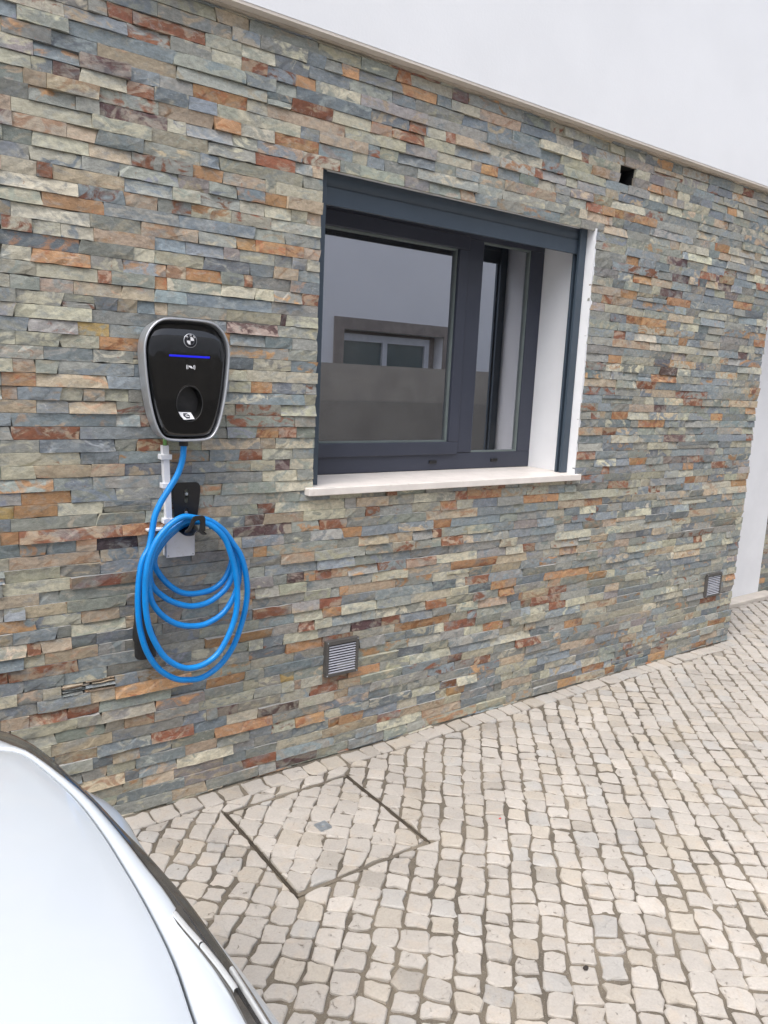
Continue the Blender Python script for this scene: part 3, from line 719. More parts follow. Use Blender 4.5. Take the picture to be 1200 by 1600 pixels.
def add_cobble(poly, gap, owner='p', lift=0.0):
    if len(poly) < 3: return
    if area(poly) < 0: poly = poly[::-1]
    p = dedupe(inset(poly, gap))
    if len(p) < 3 or area(p) < 0.00022: return
    o = []
    for i in range(len(p)):
        a, b = p[i], p[(i + 1) % len(p)]; L = math.hypot(b[0] - a[0], b[1] - a[1]); c = min(0.42, RND.uniform(0.0035, 0.0095) / max(L, 1e-4)); c2 = min(0.42, RND.uniform(0.0035, 0.0095) / max(L, 1e-4))
        ts = [c] + ([RND.uniform(0.35, 0.65)] if L > 0.050 else []) + [1 - c2]
        for t in ts:
            j = 0.0019 if t in (ts[0], ts[-1]) else 0.0033
            o.append((a[0] + (b[0] - a[0]) * t + RND.gauss(0, j), a[1] + (b[1] - a[1]) * t + RND.gauss(0, j)))
    cx = sum(q[0] for q in o) / len(o); cy = sum(q[1] for q in o) / len(o)
    tx, ty, dz = RND.gauss(0, 0.022), RND.gauss(0, 0.022), RND.gauss(0.0008, 0.0011) + lift
    vs = []; n = len(o)
    for x, y in o: vs.append((cx + (x - cx) * 1.05, cy + (y - cy) * 1.05, -0.02))
    for x, y in o: vs.append((x, y, -0.0034 + dz + tx * (x - cx) + ty * (y - cy) + RND.gauss(0, 0.0006)))
    for x, y in o:
        s = RND.uniform(0.885, 0.945); vs.append((cx + (x - cx) * s, cy + (y - cy) * s, -0.0004 + dz + tx * (x - cx) + ty * (y - cy) + RND.gauss(0, 0.0005)))
    vs.append((cx, cy, dz + RND.gauss(0.0008, 0.0006)))
    fs = []
    for k_ in range(2):
        for i in range(n): fs.append((k_ * n + i, k_ * n + (i + 1) % n, (k_ + 1) * n + (i + 1) % n, (k_ + 1) * n + i))
    for i in range(n): fs.append((2 * n + i, 2 * n + (i + 1) % n, 3 * n))
    v = RND.gauss(1, 0.022); r = RND.random()
    base = (206, 199, 190) if r < 0.74 else (204, 195, 182) if r < 0.88 else (201, 197, 191) if r < 0.97 else (190, 183, 173)
    c = tuple(q * 0.725 for q in lin(tuple(min(240, b_ * v) for b_ in base)))
    cob.append((screen_area([(q[0], q[1], 0) for q in o]), vs, fs, (*c, RND.random()), owner, (cx, cy)))

TH1 = math.radians(-43.0); E1 = (math.cos(TH1), math.sin(TH1)); E2 = (-E1[1], E1[0])
P1, P2 = 0.0752, 0.0738
MX0, MX1, MY0, MY1 = 1.021, 1.521, -0.661, -0.158
WALLY = -0.090
def uw(j, v): return j * P1 + 0.018 * math.sin(v * 1.9 + 0.6) + 0.015 * noise.noise(Vector((v * 2.2, j * 0.10, 4))) + 0.0065 * noise.noise(Vector((v * 9, j * 0.7, 9)))
def world2(u, v): return (u * E1[0] + v * E2[0], u * E1[1] + v * E2[1])
JR, VR = range(-75, 215), (-6.0, 8.0)
for j in JR:
    v = VR[0] + RND.uniform(0, P2); tl = RND.gauss(0, 0.05)
    while v < VR[1]:
        L = P2 * min(1.3, max(0.66, RND.gauss(1, 0.14))); tl2 = RND.gauss(0, 0.09)
        um = (j + 0.5) * P1; c = world2(um, v + L / 2)
        if -1.5 < c[0] < 9.0 and -5.4 < c[1] < 0.40:
            a0, a1, b0, b1 = v - tl * P1 / 2, v + tl * P1 / 2, v + L - tl2 * P1 / 2, v + L + tl2 * P1 / 2
            q = [world2(uw(j, a0) + RND.gauss(0, 0.0026), a0), world2(uw(j + 1, a1) + RND.gauss(0, 0.0026), a1), world2(uw(j + 1, b1) + RND.gauss(0, 0.0026), b1), world2(uw(j, b0) + RND.gauss(0, 0.0026), b0)]
            if c[0] < 4.37: q = clip(q, (0, 1), WALLY)
            else: q = clip(q, (0, 1), 0.384)
            if len(q) >= 3 and abs(area(q)) > 0.0008:
                if area(q) < 0: q = q[::-1]
                gap = RND.uniform(0.0024, 0.0064)
                big = 0.09
                if MX0 - big < c[0] < MX1 + big and MY0 - big < c[1] < MY1 + big:
                    rest = q
                    edges_ = [((-1, 0), -MX0), ((1, 0), MX1), ((0, -1), -MY0), ((0, 1), MY1)]
                    inside = q
                    for nn, d in edges_:
                        if len(inside) >= 3: inside = clip(inside, nn, d + 0.004)
                    if len(inside) < 3 or abs(area(inside)) < 0.00012:
                        add_cobble(q, gap); v += L; tl = tl2; continue
                    cq = (sum(p_[0] for p_ in q) / len(q), sum(p_[1] for p_ in q) / len(q))
                    edges_.sort(key=lambda e_: -(e_[0][0] * cq[0] + e_[0][1] * cq[1] - e_[1]))
                    for nn, d in edges_:
                        outp = clip(rest, (-nn[0], -nn[1]), -(d + 0.004))
                        if len(outp) >= 3 and abs(area(outp)) > 0.0003: add_cobble(outp, gap * 0.5)
                        rest = clip(rest, nn, d - 0.009)
                        if len(rest) < 3: break
                    if len(rest) >= 3 and abs(area(rest)) > 0.0003: add_cobble(rest, 0.0018, 'm')
                else: add_cobble(q, gap)
        v += L; tl = tl2
x = -1.5; yy0, yy1 = WALLY - 0.001, -0.004
while x < 4.40:      # single row laid along the wall
    L = min(0.105, max(0.062, RND.gauss(0.082, 0.010))); sk = RND.gauss(0, 0.008)
    add_cobble([(x, yy0 + RND.gauss(0, 0.002)), (x + L + sk, yy0 + RND.gauss(0, 0.002)), (x + L, yy1), (x, yy1)], 0.003); x += L + 0.001

manhole = tag(empty('manhole_cover', ((MX0 + MX1) / 2, (MY0 + MY1) / 2, 0)), 'square access cover filled with cobblestones, rusty edges, set in the paving', 'manhole cover')
def link_cob(item, parent, loc):
    a, vs, fs, c, own, (cx, cy) = item
    me = bpy.data.meshes.new('cobblestone'); me.from_pydata([(x - cx, y - cy, z) for x, y, z in vs], [], fs)
    at = me.color_attributes.new('tint', 'FLOAT_COLOR', 'POINT'); at.data.foreach_set('color', np.array([c] * len(vs), dtype=np.float32).ravel())
    me.materials.append(M['cobble']); o = bpy.data.objects.new('cobblestone', me); COL.objects.link(o); o.parent = parent; o.location = (cx - loc[0], cy - loc[1], 0)
for it in [c for c in cob if c[4] == 'm']: link_cob(it, manhole, manhole.location)
pc = sorted([c for c in cob if c[4] == 'p'], key=lambda c: -c[0])
for it in pc[:300]: link_cob(it, pavement, (0, 0, 0))
V, F, CA = [], [], []
for a, vs, fs, c, own, ct in pc[300:]:
    b = len(V); V += vs; F += [tuple(i + b for i in f) for f in fs]; CA += [c] * len(vs)
me = bpy.data.meshes.new('smaller_cobblestones'); me.from_pydata(V, [], F); at = me.color_attributes.new('tint', 'FLOAT_COLOR', 'POINT'); at.data.foreach_set('color', np.array(CA, dtype=np.float32).ravel())
me.materials.append(M['cobble']); o = bpy.data.objects.new('smaller_cobblestones', me); COL.objects.link(o); o.parent = pavement; tag(o, kind='stuff')
print('cobbles', len(cob), 'manhole', sum(1 for c in cob if c[4] == 'm'))
mb = MB()
def bar(x0, y0, x1, y1, w_, zt_, z0=-0.012): mb.box(min(x0, x1) - (w_ / 2 if x0 == x1 else 0), max(x0, x1) + (w_ / 2 if x0 == x1 else 0), min(y0, y1) - (w_ / 2 if y0 == y1 else 0), max(y0, y1) + (w_ / 2 if y0 == y1 else 0), z0, zt_)
bar(MX0 - 0.001, MY0 - 0.003, MX0 - 0.001, MY1 + 0.003, 0.0022, 0.0004); bar(MX1 + 0.001, MY0 - 0.003, MX1 + 0.001, MY1 + 0.003, 0.0022, 0.0004)
bar(MX0 + 0.0006, MY0 - 0.001, MX1 - 0.0006, MY0 - 0.001, 0.003, -0.0042); bar(MX0 + 0.0006, MY1 + 0.001, MX1 - 0.0006, MY1 + 0.001, 0.003, -0.0042)
mb.build('outer_frame', M['iron'], manhole)
mb = MB()
e = 0.0052
bar(MX0 + e, MY0 + e, MX0 + e, MY1 - e, 0.0020, 0.0); bar(MX1 - e, MY0 + e, MX1 - e, MY1 - e, 0.0020, 0.0)
bar(MX0 + e + 0.0015, MY0 + e, MX1 - e - 0.0015, MY0 + e, 0.0028, -0.0046); bar(MX0 + e + 0.0015, MY1 - e, MX1 - e - 0.0015, MY1 - e, 0.0028, -0.0046)
mb.build('lid_frame', M['iron'], manhole)
mb = MB(); mb.box(MX0 + 0.004, MX1 - 0.004, MY0 - 0.004, MY0 + 0.009, -0.014, -0.0022); mb.build('sand_joint', M['grout'], manhole)
mb = MB(); mb.box(MX0 + 0.004, MX1 - 0.004, MY1 - 0.009, MY1 + 0.004, -0.014, -0.0022); mb.build('sand_joint', M['grout'], manhole)
mb = MB(); kx, ky, r = 1.264, -0.406, 0.0215
ns = 16; outer = []
for i in range(ns):
    a = 2 * math.pi * i / ns + math.radians(4); m_ = max(abs(math.cos(a - math.radians(4))), abs(math.sin(a - math.radians(4)))); outer.append((kx + r * math.cos(a) / m_, ky + r * math.sin(a) / m_))
inner = [(kx + 0.0058 * math.cos(2 * math.pi * i / ns + math.radians(4)), ky + 0.0058 * math.sin(2 * math.pi * i / ns + math.radians(4))) for i in range(ns)]
mid = [(kx + 0.013 * math.cos(2 * math.pi * i / ns + math.radians(4)), ky + 0.013 * math.sin(2 * math.pi * i / ns + math.radians(4))) for i in range(ns)]
mb.loft([[(x, y, -0.004) for x, y in outer], [(x, y, 0.0080) for x, y in outer], [(x, y, 0.0080) for x, y in mid], [(x, y, 0.0062) for x, y in inner], [(x, y, -0.006) for x, y in inner]], closed=True, smooth=False)
kp = mb.build('lifting_plate', M['steel'], manhole)
mb = MB(); mb.add([(x, y, 0.0022) for x, y in inner], [tuple(range(ns))]); mb.build('key_hole', M['dark'], manhole)

# ------------------------------------------------------------------ wall charger
CX, CZ = 0.906, 1.465
half = [(0.0, 1.6535), (0.030, 1.6533), (0.058, 1.6522), (0.080, 1.6480), (0.098, 1.6390), (0.113, 1.6255), (0.125, 1.6080), (0.1335, 1.5880), (0.1380, 1.5650), (0.1385, 1.5400),
        (0.1365, 1.5080), (0.1330, 1.4700), (0.1280, 1.4300), (0.1210, 1.3900), (0.1125, 1.3530), (0.1020, 1.3220), (0.0900, 1.3000), (0.0750, 1.2865), (0.0550, 1.2805), (0.0280, 1.2785), (0.0, 1.2783)]
prof = [(CX + x, z) for x, z in half] + [(CX - x, z) for x, z in half[-2:0:-1]]     # clockwise seen from the front
prof = [(p.x, p.z) for p in catmull([(x, 0, z) for x, z in prof], 3, closed=True)]
def off(poly, d):
    n = len(poly); out = []
    for i in range(n):
        a, b = poly[i - 1], poly[(i + 1) % n]; dx, dz = b[0] - a[0], b[1] - a[1]; L = math.hypot(dx, dz)
        out.append((poly[i][0] - dz / L * d, poly[i][1] + dx / L * d))   # +d = outward
    return out
ch = tag(empty('ev_wall_charger', (CX, 0, 1.278)), 'black and silver electric car wall charger with a lit blue bar', 'car charger')
R3 = lambda poly, y: [(x, y, z) for x, z in poly]
mb = MB(); mb.loft([R3(off(prof, -0.016), 0.012), R3(off(prof, -0.016), -0.030), R3(off(prof, -0.010), -0.034)], closed=True); mb.build('back_housing', M['matte_black'], ch)
mb = MB(); mb.loft([R3(off(prof, -0.012), -0.026), R3(off(prof, -0.0065), -0.032), R3(off(prof, -0.0045), -0.050), R3(off(prof, -0.0015), -0.085), R3(prof, -0.100), R3(off(prof, -0.0003), -0.1055),
                   R3(off(prof, -0.0022), -0.1095), R3(off(prof, -0.0050), -0.1100), R3(off(prof, -0.0072), -0.1080), R3(off(prof, -0.0078), -0.1040), R3(off(prof, -0.0085), -0.0795)], closed=True)
mb.build('silver_rim', M['silver'], ch)
mb = MB(); q = off(prof, -0.0082); mb.add(R3(q, -0.0800), [tuple(range(len(q)))]); mb.build('inner_channel', M['matte_black'], ch)
HCX, HCZ, HRX, HRZ = 0.9105, 1.3955, 0.0425, 0.0545
bd = off(prof, -0.0150); N = 96
def hit(a):
    d = (math.cos(a), math.sin(a)); best = None
    for i in range(len(bd)):
        p, q = bd[i], bd[(i + 1) % len(bd)]; ex, ez = q[0] - p[0], q[1] - p[1]; den = d[0] * ez - d[1] * ex
        if abs(den) < 1e-12: continue
        t = ((p[0] - HCX) * ez - (p[1] - HCZ) * ex) / den; s = ((p[0] - HCX) * d[1] - (p[1] - HCZ) * d[0]) / den
        if t > 0 and -1e-6 <= s <= 1 + 1e-6: best = t
    return HCX + d[0] * best, HCZ + d[1] * best
def py_(x, z, t):
    y = -0.1000 - 0.0065 * (1 - max(0, (t - 0.80) / 0.20) ** 2)
    k_ = max(0.0, z - 1.594); k_ = k_ - 0.004 * (1 - math.exp(-k_ / 0.004))
    return y + 0.40 * k_ + 0.02 * (x - CX) ** 2 / 0.14
rows = []
outs = [hit(2 * math.pi * i / N) for i in range(N)]
inn = [(HCX + HRX * math.cos(2 * math.pi * i / N), HCZ + HRZ * math.sin(2 * math.pi * i / N)) for i in range(N)]
rows.append([(x, -0.0975, z) for x, z in [(HCX + (a - HCX) * 0.965, HCZ + (b - HCZ) * 0.965) for a, b in inn]])
NRg = 34
for r in range(NRg + 1):
    t = r / NRg; t = t if t < 0.8 else t
    rows.append([(a + (c - a) * t, py_(a + (c - a) * t, b + (d - b) * t, t), b + (d - b) * t) for (a, b), (c, d) in zip(inn, outs)])
rows.append([(x, py_(x, z, 1.0) + 0.010, z) for x, z in outs])
mb = MB(); mb.loft(rows, closed=True); front = mb.build('front_panel', M['gloss_black'], ch)
mb = MB(); mb.loft([[(HCX + HRX * s * math.cos(2 * math.pi * i / 48), y, HCZ + dz + HRZ * s * math.sin(2 * math.pi * i / 48)) for i in range(48)] for s, y, dz in ((0.965, -0.0985, 0), (0.93, -0.094, 0.001), (0.80, -0.066, 0.006), (0.74, -0.060, 0.008), (0.0001, -0.058, 0.008))], closed=True)
sock = mb.build('socket_recess', M['socket'], ch)
mb = MB(); mb.tube([(HCX, -0.059, HCZ + 0.012), (HCX, -0.074, HCZ + 0.012)], 0.027, 32); mb.build('socket', M['socket'], sock, bevel=0.002)
mb = MB(); mb.loft([[(HCX + (HRX + e_) * math.cos(2 * math.pi * i / 64), y, HCZ + (HRZ + e_) * math.sin(2 * math.pi * i / 64)) for i in range(64)] for e_, y in ((0.0006, -0.1055), (0.0006, -0.1080), (-0.0012, -0.1080), (-0.0015, -0.1040))], closed=True)
mb.build('socket_trim', M['matte_black'], ch)
# white sticker with a black hexagon and the letter C, inside the lower lip
def on(y, x, z): return (x, y, z)
s_tl, s_tr, s_br, s_bl = Vector((0.8745, -0.0985, 1.3700)), Vector((0.9175, -0.0975, 1.3690)), Vector((0.9265, -0.1082, 1.3490)), Vector((0.8890, -0.1082, 1.3465))
mb = MB(); mb.add([s_tl, s_tr, s_br, s_bl], [(0, 3, 2, 1)]); stick = mb.build('sticker', M['white_print'], sock, fix=False)
def onst(u, v): return (s_bl.lerp(s_br, u)).lerp(s_tl.lerp(s_tr, u), v) + Vector((0, -0.0006, 0))
mb = MB(); mb.add([onst(0.5 + 0.27 * math.cos(a), 0.5 + 0.42 * math.sin(a)) for a in [math.pi / 3 * i for i in range(6)]], [tuple(range(6))[::-1]]); mb.build('hexagon_mark', M['print_black'], sock, fix=False)

def text_obj(name, s, size, loc, parent, mat, rot=(math.pi / 2, 0, 0), align='CENTER', ext=0.0001):
    cu = bpy.data.curves.new(name, 'FONT'); cu.body = s; cu.size = size; cu.align_x = align; cu.align_y = 'CENTER'; cu.extrude = ext; cu.offset = size * 0.02
    t = bpy.data.objects.new(name + '_c', cu); COL.objects.link(t)
    dg = bpy.context.evaluated_depsgraph_get(); me = bpy.data.meshes.new_from_object(t.evaluated_get(dg)); bpy.data.objects.remove(t)
    me.name = name; me.materials.clear(); me.materials.append(mat)
    o = bpy.data.objects.new(name, me); COL.objects.link(o); o.rotation_euler = rot; o.parent = parent
    off_ = Vector((0, 0, 0)); pm = parent
    while pm: off_ += pm.location; pm = pm.parent
    o.location = Vector(loc) - off_; return o
text_obj('letter', 'C', 0.0125, tuple(onst(0.5, 0.5) + Vector((0, -0.0007, 0))), sock, M['white_print'], rot=(math.pi / 2 - 0.45, 0, 0.05))

# roundel
LX, LZ, LR = 0.9115, 1.5875, 0.0212
ly = py_(LX, LZ, 0.4) - 0.0006
def disc(r0, r1, a0, a1, y, n=32):
    vs, fs = [], []
    for i in range(n + 1):
        a = a0 + (a1 - a0) * i / n
        vs += [(LX + r0 * math.cos(a), y, LZ + r0 * math.sin(a)), (LX + r1 * math.cos(a), y, LZ + r1 * math.sin(a))]
    fs = [(2 * i, 2 * i + 1, 2 * i + 3, 2 * i + 2) for i in range(n)]
    return vs, fs
mb = MB(); mb.loft([[(LX + r * math.cos(2 * math.pi * i / 48), y, LZ + r * math.sin(2 * math.pi * i / 48)) for i in range(48)] for r, y in ((LR, ly + 0.001), (LR, ly - 0.0012), (LR - 0.0014, ly - 0.0016), (0.0001, ly - 0.0012))], closed=True)
badge = mb.build('roundel', M['silver'], ch)
mb = MB(); mb.add(*disc(0.0125, LR - 0.0018, 0, 2 * math.pi, ly - 0.0020, 48)); mb.build('badge_ring', M['print_black'], badge, fix=False)
for a0, mat in ((0, 'print_black'), (math.pi / 2, 'white_print'), (math.pi, 'print_black'), (3 * math.pi / 2, 'white_print')):
    aa = a0 + math.pi / 2
    mb = MB(); mb.add(*disc(0.0, 0.0115, aa, aa + math.pi / 2, ly - 0.0022, 10)); mb.build('badge_quarter', M[mat], badge, fix=False)
for chx, ang in (('B', 44), ('M', 0), ('W', -44)):
    a = math.radians(90 + ang); rr = 0.01605
    text_obj('letter', chx, 0.0072, (LX + rr * math.cos(a), ly - 0.0024, LZ + rr * math.sin(a)), badge, M['white_print'], rot=(math.pi / 2, 0, 0)).rotation_euler = (math.pi / 2, -math.radians(ang), 0)
# blue light bar
mb = MB(); yb = py_(CX, 1.54, 0.6) - 0.0004; mb.box(0.8455, 0.9755, yb - 0.0008, yb + 0.002, 1.5372, 1.5432); mb.build('light_bar', M['led'], ch, bevel=0.001)
# contactless symbol
mb = MB(); ys = py_(CX, 1.508, 0.5) - 0.0008; cx0, cz0 = 0.9135, 1.5080
for sgn in (1, -1):
    for r0, sp in ((0.0095, 0.55), (0.0135, 0.5)):
        vs = []; n = 8
        for i in range(n + 1):
            a = (0 if sgn > 0 else math.pi) + (-sp + 2 * sp * i / n)
            for r in (r0 - 0.0009, r0 + 0.0009): vs.append((cx0 + r * math.cos(a), ys, cz0 + r * math.sin(a) * 1.05))
        mb.add(vs, [(2 * i, 2 * i + 1, 2 * i + 3, 2 * i + 2) for i in range(n)])
mb.add([(cx0 - 0.0070, ys, cz0 + 0.0008), (cx0 - 0.0050, ys, cz0 + 0.0044), (cx0 + 0.0022, ys, cz0 + 0.0030), (cx0 + 0.0066, ys, cz0 - 0.0018), (cx0 + 0.0050, ys, cz0 - 0.0042), (cx0 - 0.0010, ys, cz0 - 0.0022)], [(0, 1, 2, 3, 4, 5)])
mb.build('contactless_symbol', M['white_print'], ch, fix=False)
mb = MB(); mb.tube([(0.905, -0.070, 1.292), (0.905, -0.070, 1.262)], 0.0145, 16); mb.build('cable_gland', M['matte_black'], ch)

# ------------------------------------------------------------------ cable
CABLE = [(0.906, -0.07, 1.274), (0.906, -0.07, 1.271), (0.902, -0.07, 1.22), (0.886, -0.07, 1.172), (0.857, -0.07, 1.125), (0.83, -0.07, 1.083), (0.811, -0.071, 1.041), (0.802, -0.074, 0.999), (0.789, -0.081, 0.946), (0.763, -0.089, 0.901), (0.749, -0.096, 0.822), (0.747, -0.099, 0.751), (0.753, -0.1, 0.684), (0.774, -0.1, 0.608), (0.811, -0.1, 0.545), (0.862, -0.1, 0.503), (0.908, -0.1, 0.488), (0.96, -0.1, 0.486), (1.02, -0.1, 0.516), (1.069, -0.1, 0.574), (1.102, -0.1, 0.658), (1.119, -0.1, 0.745), (1.115, -0.1, 0.817), (1.095, -0.1, 0.889), (1.064, -0.1, 0.938), (1.027, -0.101, 0.987), (0.98, -0.103, 1.021), (0.935, -0.107, 1.033), (0.883, -0.111, 1.04), (0.829, -0.115, 1.006), (0.791, -0.117, 0.956), (0.77, -0.118, 0.894), (0.763, -0.118, 0.819), (0.766, -0.118, 0.743), (0.781, -0.118, 0.674), (0.816, -0.118, 0.601), (0.855, -0.118, 0.56), (0.9, -0.118, 0.537), (0.953, -0.118, 0.538), (1.006, -0.118, 0.567), (1.047, -0.118, 0.631), (1.07, -0.118, 0.698), (1.075, -0.118, 0.768), (1.066, -0.118, 0.844), (1.05, -0.118, 0.903), (1.026, -0.117, 0.962), (0.984, -0.112, 1.005), (0.933, -0.104, 1.024), (0.898, -0.094, 1.021), (0.845, -0.086, 0.987), (0.81, -0.081, 0.941), (0.79, -0.08, 0.877), (0.789, -0.08, 0.806), (0.8, -0.08, 0.76), (0.83, -0.08, 0.717), (0.875, -0.08, 0.682), (0.927, -0.08, 0.665), (0.98, -0.08, 0.665), (1.039, -0.08, 0.692), (1.076, -0.08, 0.74), (1.097, -0.08, 0.802), (1.094, -0.08, 0.873), (1.07, -0.08, 0.928), (1.03, -0.079, 0.983), (0.989, -0.077, 1.014), (0.943, -0.073, 1.02), (0.905, -0.067, 1.011), (0.855, -0.063, 0.979), (0.819, -0.061, 0.93), (0.8, -0.06, 0.877), (0.799, -0.06, 0.833), (0.816, -0.06, 0.798), (0.86, -0.06, 0.758), (0.906, -0.06, 0.735), (0.946, -0.06, 0.726), (0.999, -0.06, 0.733), (1.054, -0.06, 0.767), (1.081, -0.06, 0.811), (1.088, -0.06, 0.858), (1.077, -0.06, 0.912), (1.045, -0.059, 0.966), (1.003, -0.057, 1.001), (0.951, -0.053, 1.013), (0.913, -0.047, 1.001), (0.868, -0.043, 0.974), (0.835, -0.041, 0.936), (0.819, -0.04, 0.887), (0.834, -0.04, 0.846), (0.868, -0.04, 0.803), (0.913, -0.04, 0.771), (0.966, -0.04, 0.762), (1.026, -0.04, 0.772), (1.068, -0.04, 0.808), (1.089, -0.04, 0.865), (1.083, -0.04, 0.913), (1.051, -0.04, 0.962), (1.006, -0.039, 0.997), (0.959, -0.036, 1.006), (0.917, -0.034, 0.999), (0.86, -0.031, 0.953), (0.824, -0.03, 0.901), (0.802, -0.03, 0.853), (0.785, -0.03, 0.819)]
pts = catmull([(0.906, -0.07, 1.290)] + CABLE[1:], 7)
cab = tag(empty('charging_cable', (0.92, -0.07, 0.475)), 'bright blue charging cable coiled in five loops over the black hook', 'charging cable')
mb = MB(); mb.tube(pts, 0.0098, 12); mb.build('cable', M['blue_cable'], cab)
# plug resting behind the loops
def sect(c, w_, d_, n=20): return [(c[0] + w_ * math.copysign(abs(math.cos(2 * math.pi * i / n)) ** 0.7, math.cos(2 * math.pi * i / n)), c[1] + d_ * math.copysign(abs(math.sin(2 * math.pi * i / n)) ** 0.7, math.sin(2 * math.pi * i / n)), c[2]) for i in range(n)]
rows = [sect((0.786, -0.030, 0.838), 0.011, 0.011), sect((0.784, -0.030, 0.800), 0.016, 0.016), sect((0.781, -0.030, 0.770), 0.020, 0.018), sect((0.780, -0.030, 0.720), 0.021, 0.019), sect((0.781, -0.031, 0.690), 0.024, 0.021),
        sect((0.784, -0.033, 0.660), 0.032, 0.026), sect((0.787, -0.034, 0.635), 0.036, 0.029), sect((0.788, -0.034, 0.628), 0.036, 0.029)]
mb = MB(); mb.loft(rows, closed=True); plug = mb.build('plug', M['matte_black'], cab)
mb = MB(); mb.loft([sect((0.790, -0.034, z), w_, d_) for z, w_, d_ in ((0.6279, 0.0335, 0.027), (0.572, 0.0325, 0.026), (0.568, 0.0310, 0.0245), (0.5675, 0.0001, 0.0001))], closed=True); mb.build('plug_nose', M['matte_black'], plug)
mb = MB(); mb.box(0.778, 0.790, -0.052, -0.046, 0.700, 0.740); mb.build('plug_button', M['gloss_black'], plug, bevel=0.002)

# ------------------------------------------------------------------ hook bracket
hk = tag(empty('cable_hook', (0.937, 0, 0.99)), 'black metal cable hook with a slotted wall plate below the charger', 'cable hook')
outline = [(0.908, 1.1365), (0.968, 1.1360), (0.977, 1.1320), (0.983, 1.1220), (0.9835, 1.1080), (0.980, 1.0700), (0.9745, 1.0300), (0.9720, 1.0030), (0.8980, 1.0050), (0.8940, 1.0400), (0.8905, 1.0800), (0.8885, 1.1080), (0.8890, 1.1220), (0.8945, 1.1320)]
bm = bmesh.new()   # plate with two slots: outline and slot loops filled between
def loopv(pts_): 
    vs = [bm.verts.new((x, -0.0175, z)) for x, z in pts_]; return vs, [bm.edges.new((vs[i], vs[(i + 1) % len(vs)])) for i in range(len(vs))]
def slot(cx, z0, z1, w_):
    r = w_ / 2; return [(cx + r * math.cos(a), z1 - r + r * math.sin(a)) for a in [math.pi * i / 6 for i in range(7)]] + [(cx + r * math.cos(a), z0 + r + r * math.sin(a)) for a in [math.pi + math.pi * i / 6 for i in range(7)]]
ed = loopv(outline)[1] + loopv(slot(0.9355, 1.0680, 1.1150, 0.0130))[1] + loopv(slot(0.9340, 1.0200, 1.0500, 0.0110))[1]
bmesh.ops.triangle_fill(bm, use_beauty=True, use_dissolve=False, edges=ed)
g = bmesh.ops.extrude_face_region(bm, geom=bm.faces[:]); bmesh.ops.translate(bm, verts=[v for v in g['geom'] if isinstance(v, bmesh.types.BMVert)], vec=(0, 0.003, 0))
bmesh.ops.recalc_face_normals(bm, faces=bm.faces)
me = bpy.data.meshes.new('wall_plate'); bmesh.ops.translate(bm, verts=bm.verts, vec=(-0.937, 0, -0.99)); bm.to_mesh(me); bm.free(); me.materials.append(M['bracket_black'])
o = bpy.data.objects.new('wall_plate', me); COL.objects.link(o); o.parent = hk
for x, z in ((0.9355, 1.098), (0.934, 1.036)):
    mb = MB(); mb.tube([(x, -0.0205, z), (x, 0.006, z)], 0.0052, 6, smooth=False); mb.build('bolt', M['steel'], hk)
rows = []     # saddle reaching out from the wall
for i in range(15):
    t = i / 14; y = -0.0145 - 0.118 * t; zc = 1.006 - 0.020 * math.sin(math.pi * min(1, t * 1.0)) * 0.6 - 0.003 * t
    wv = 0.037 - 0.014 * t
    r = [(0.9355 - wv + 2 * wv * k_ / 8, y, zc - 0.014 * ((k_ - 4) / 4) ** 2 - 0.004) for k_ in range(9)]; rows.append(r)
mb = MB(); mb.loft(rows, smooth=True); mb.build('saddle', M['bracket_black'], hk, solid=0.003)
lip = [(0.8830, 0.9945), (0.8990, 0.9950), (0.9120, 1.0120), (0.9185, 1.0275), (0.9250, 1.0325), (0.9325, 1.0315), (0.9350, 1.0240), (0.9335, 1.0080), (0.9310, 0.9990), (0.9480, 0.9945), (0.9530, 0.9960), (0.9525, 1.0360), (0.9490, 1.0430), (0.9420, 1.0455), (0.9180, 1.0455), (0.9110, 1.0420), (0.9055, 1.0330), (0.9010, 1.0180), (0.8945, 1.0060), (0.8850, 1.0010)]
mb = MB(); mb.prism(lip, -0.136, -0.1315); mb.build('front_lip', M['bracket_black'], hk, bevel=0.001)

# ------------------------------------------------------------------ cable trunking and junction box
tr = tag(empty('cable_trunking', (0.872, 0, 1.0)), 'thin white plastic trunking running down from the charger, held by clips', 'trunking')
rows = []
for z, cx in ((1.258, 0.8655), (1.18, 0.8685), (1.10, 0.8725), (0.985, 0.8775)): rows.append([(cx - 0.0095, 0.004, z), (cx + 0.0095, 0.004, z), (cx + 0.0095, -0.022, z), (cx - 0.0095, -0.022, z)])
mb = MB(); mb.loft(rows, closed=True, smooth=False); mb.add(rows[0], [(0, 1, 2, 3)]); mb.add(rows[-1], [(3, 2, 1, 0)]); mb.build('channel', M['trunk_white'], tr)
for z, cx in ((1.2215, 0.8670), (1.1290, 0.8710), (1.0130, 0.8760)):
    mb = MB(); mb.box(cx - 0.0195, cx + 0.0175, -0.0265, 0.004, z - 0.0085, z + 0.0085); mb.build('clip', M['trunk_white'], tr, bevel=0.002)
mb = MB(); mb.tube([(0.8655, -0.012, 1.2575), (0.8660, -0.012, 1.300)], 0.0062, 12); mb.build('conduit_end', M['green_pipe'], tr)
jb = tag(empty('junction_box', (0.908, 0, 0.893)), 'small square white junction box half hidden behind the blue coil', 'junction box')
mb = MB(); mb.box(0.8625, 0.9560, -0.030, 0.006, 0.8945, 0.984); mb.build('housing', M['trunk_white'], jb, bevel=0.003)
mb = MB(); mb.box(0.8610, 0.9575, -0.0365, -0.0302, 0.893, 0.9855); mb.build('lid', M['trunk_white'], jb, bevel=0.0015)
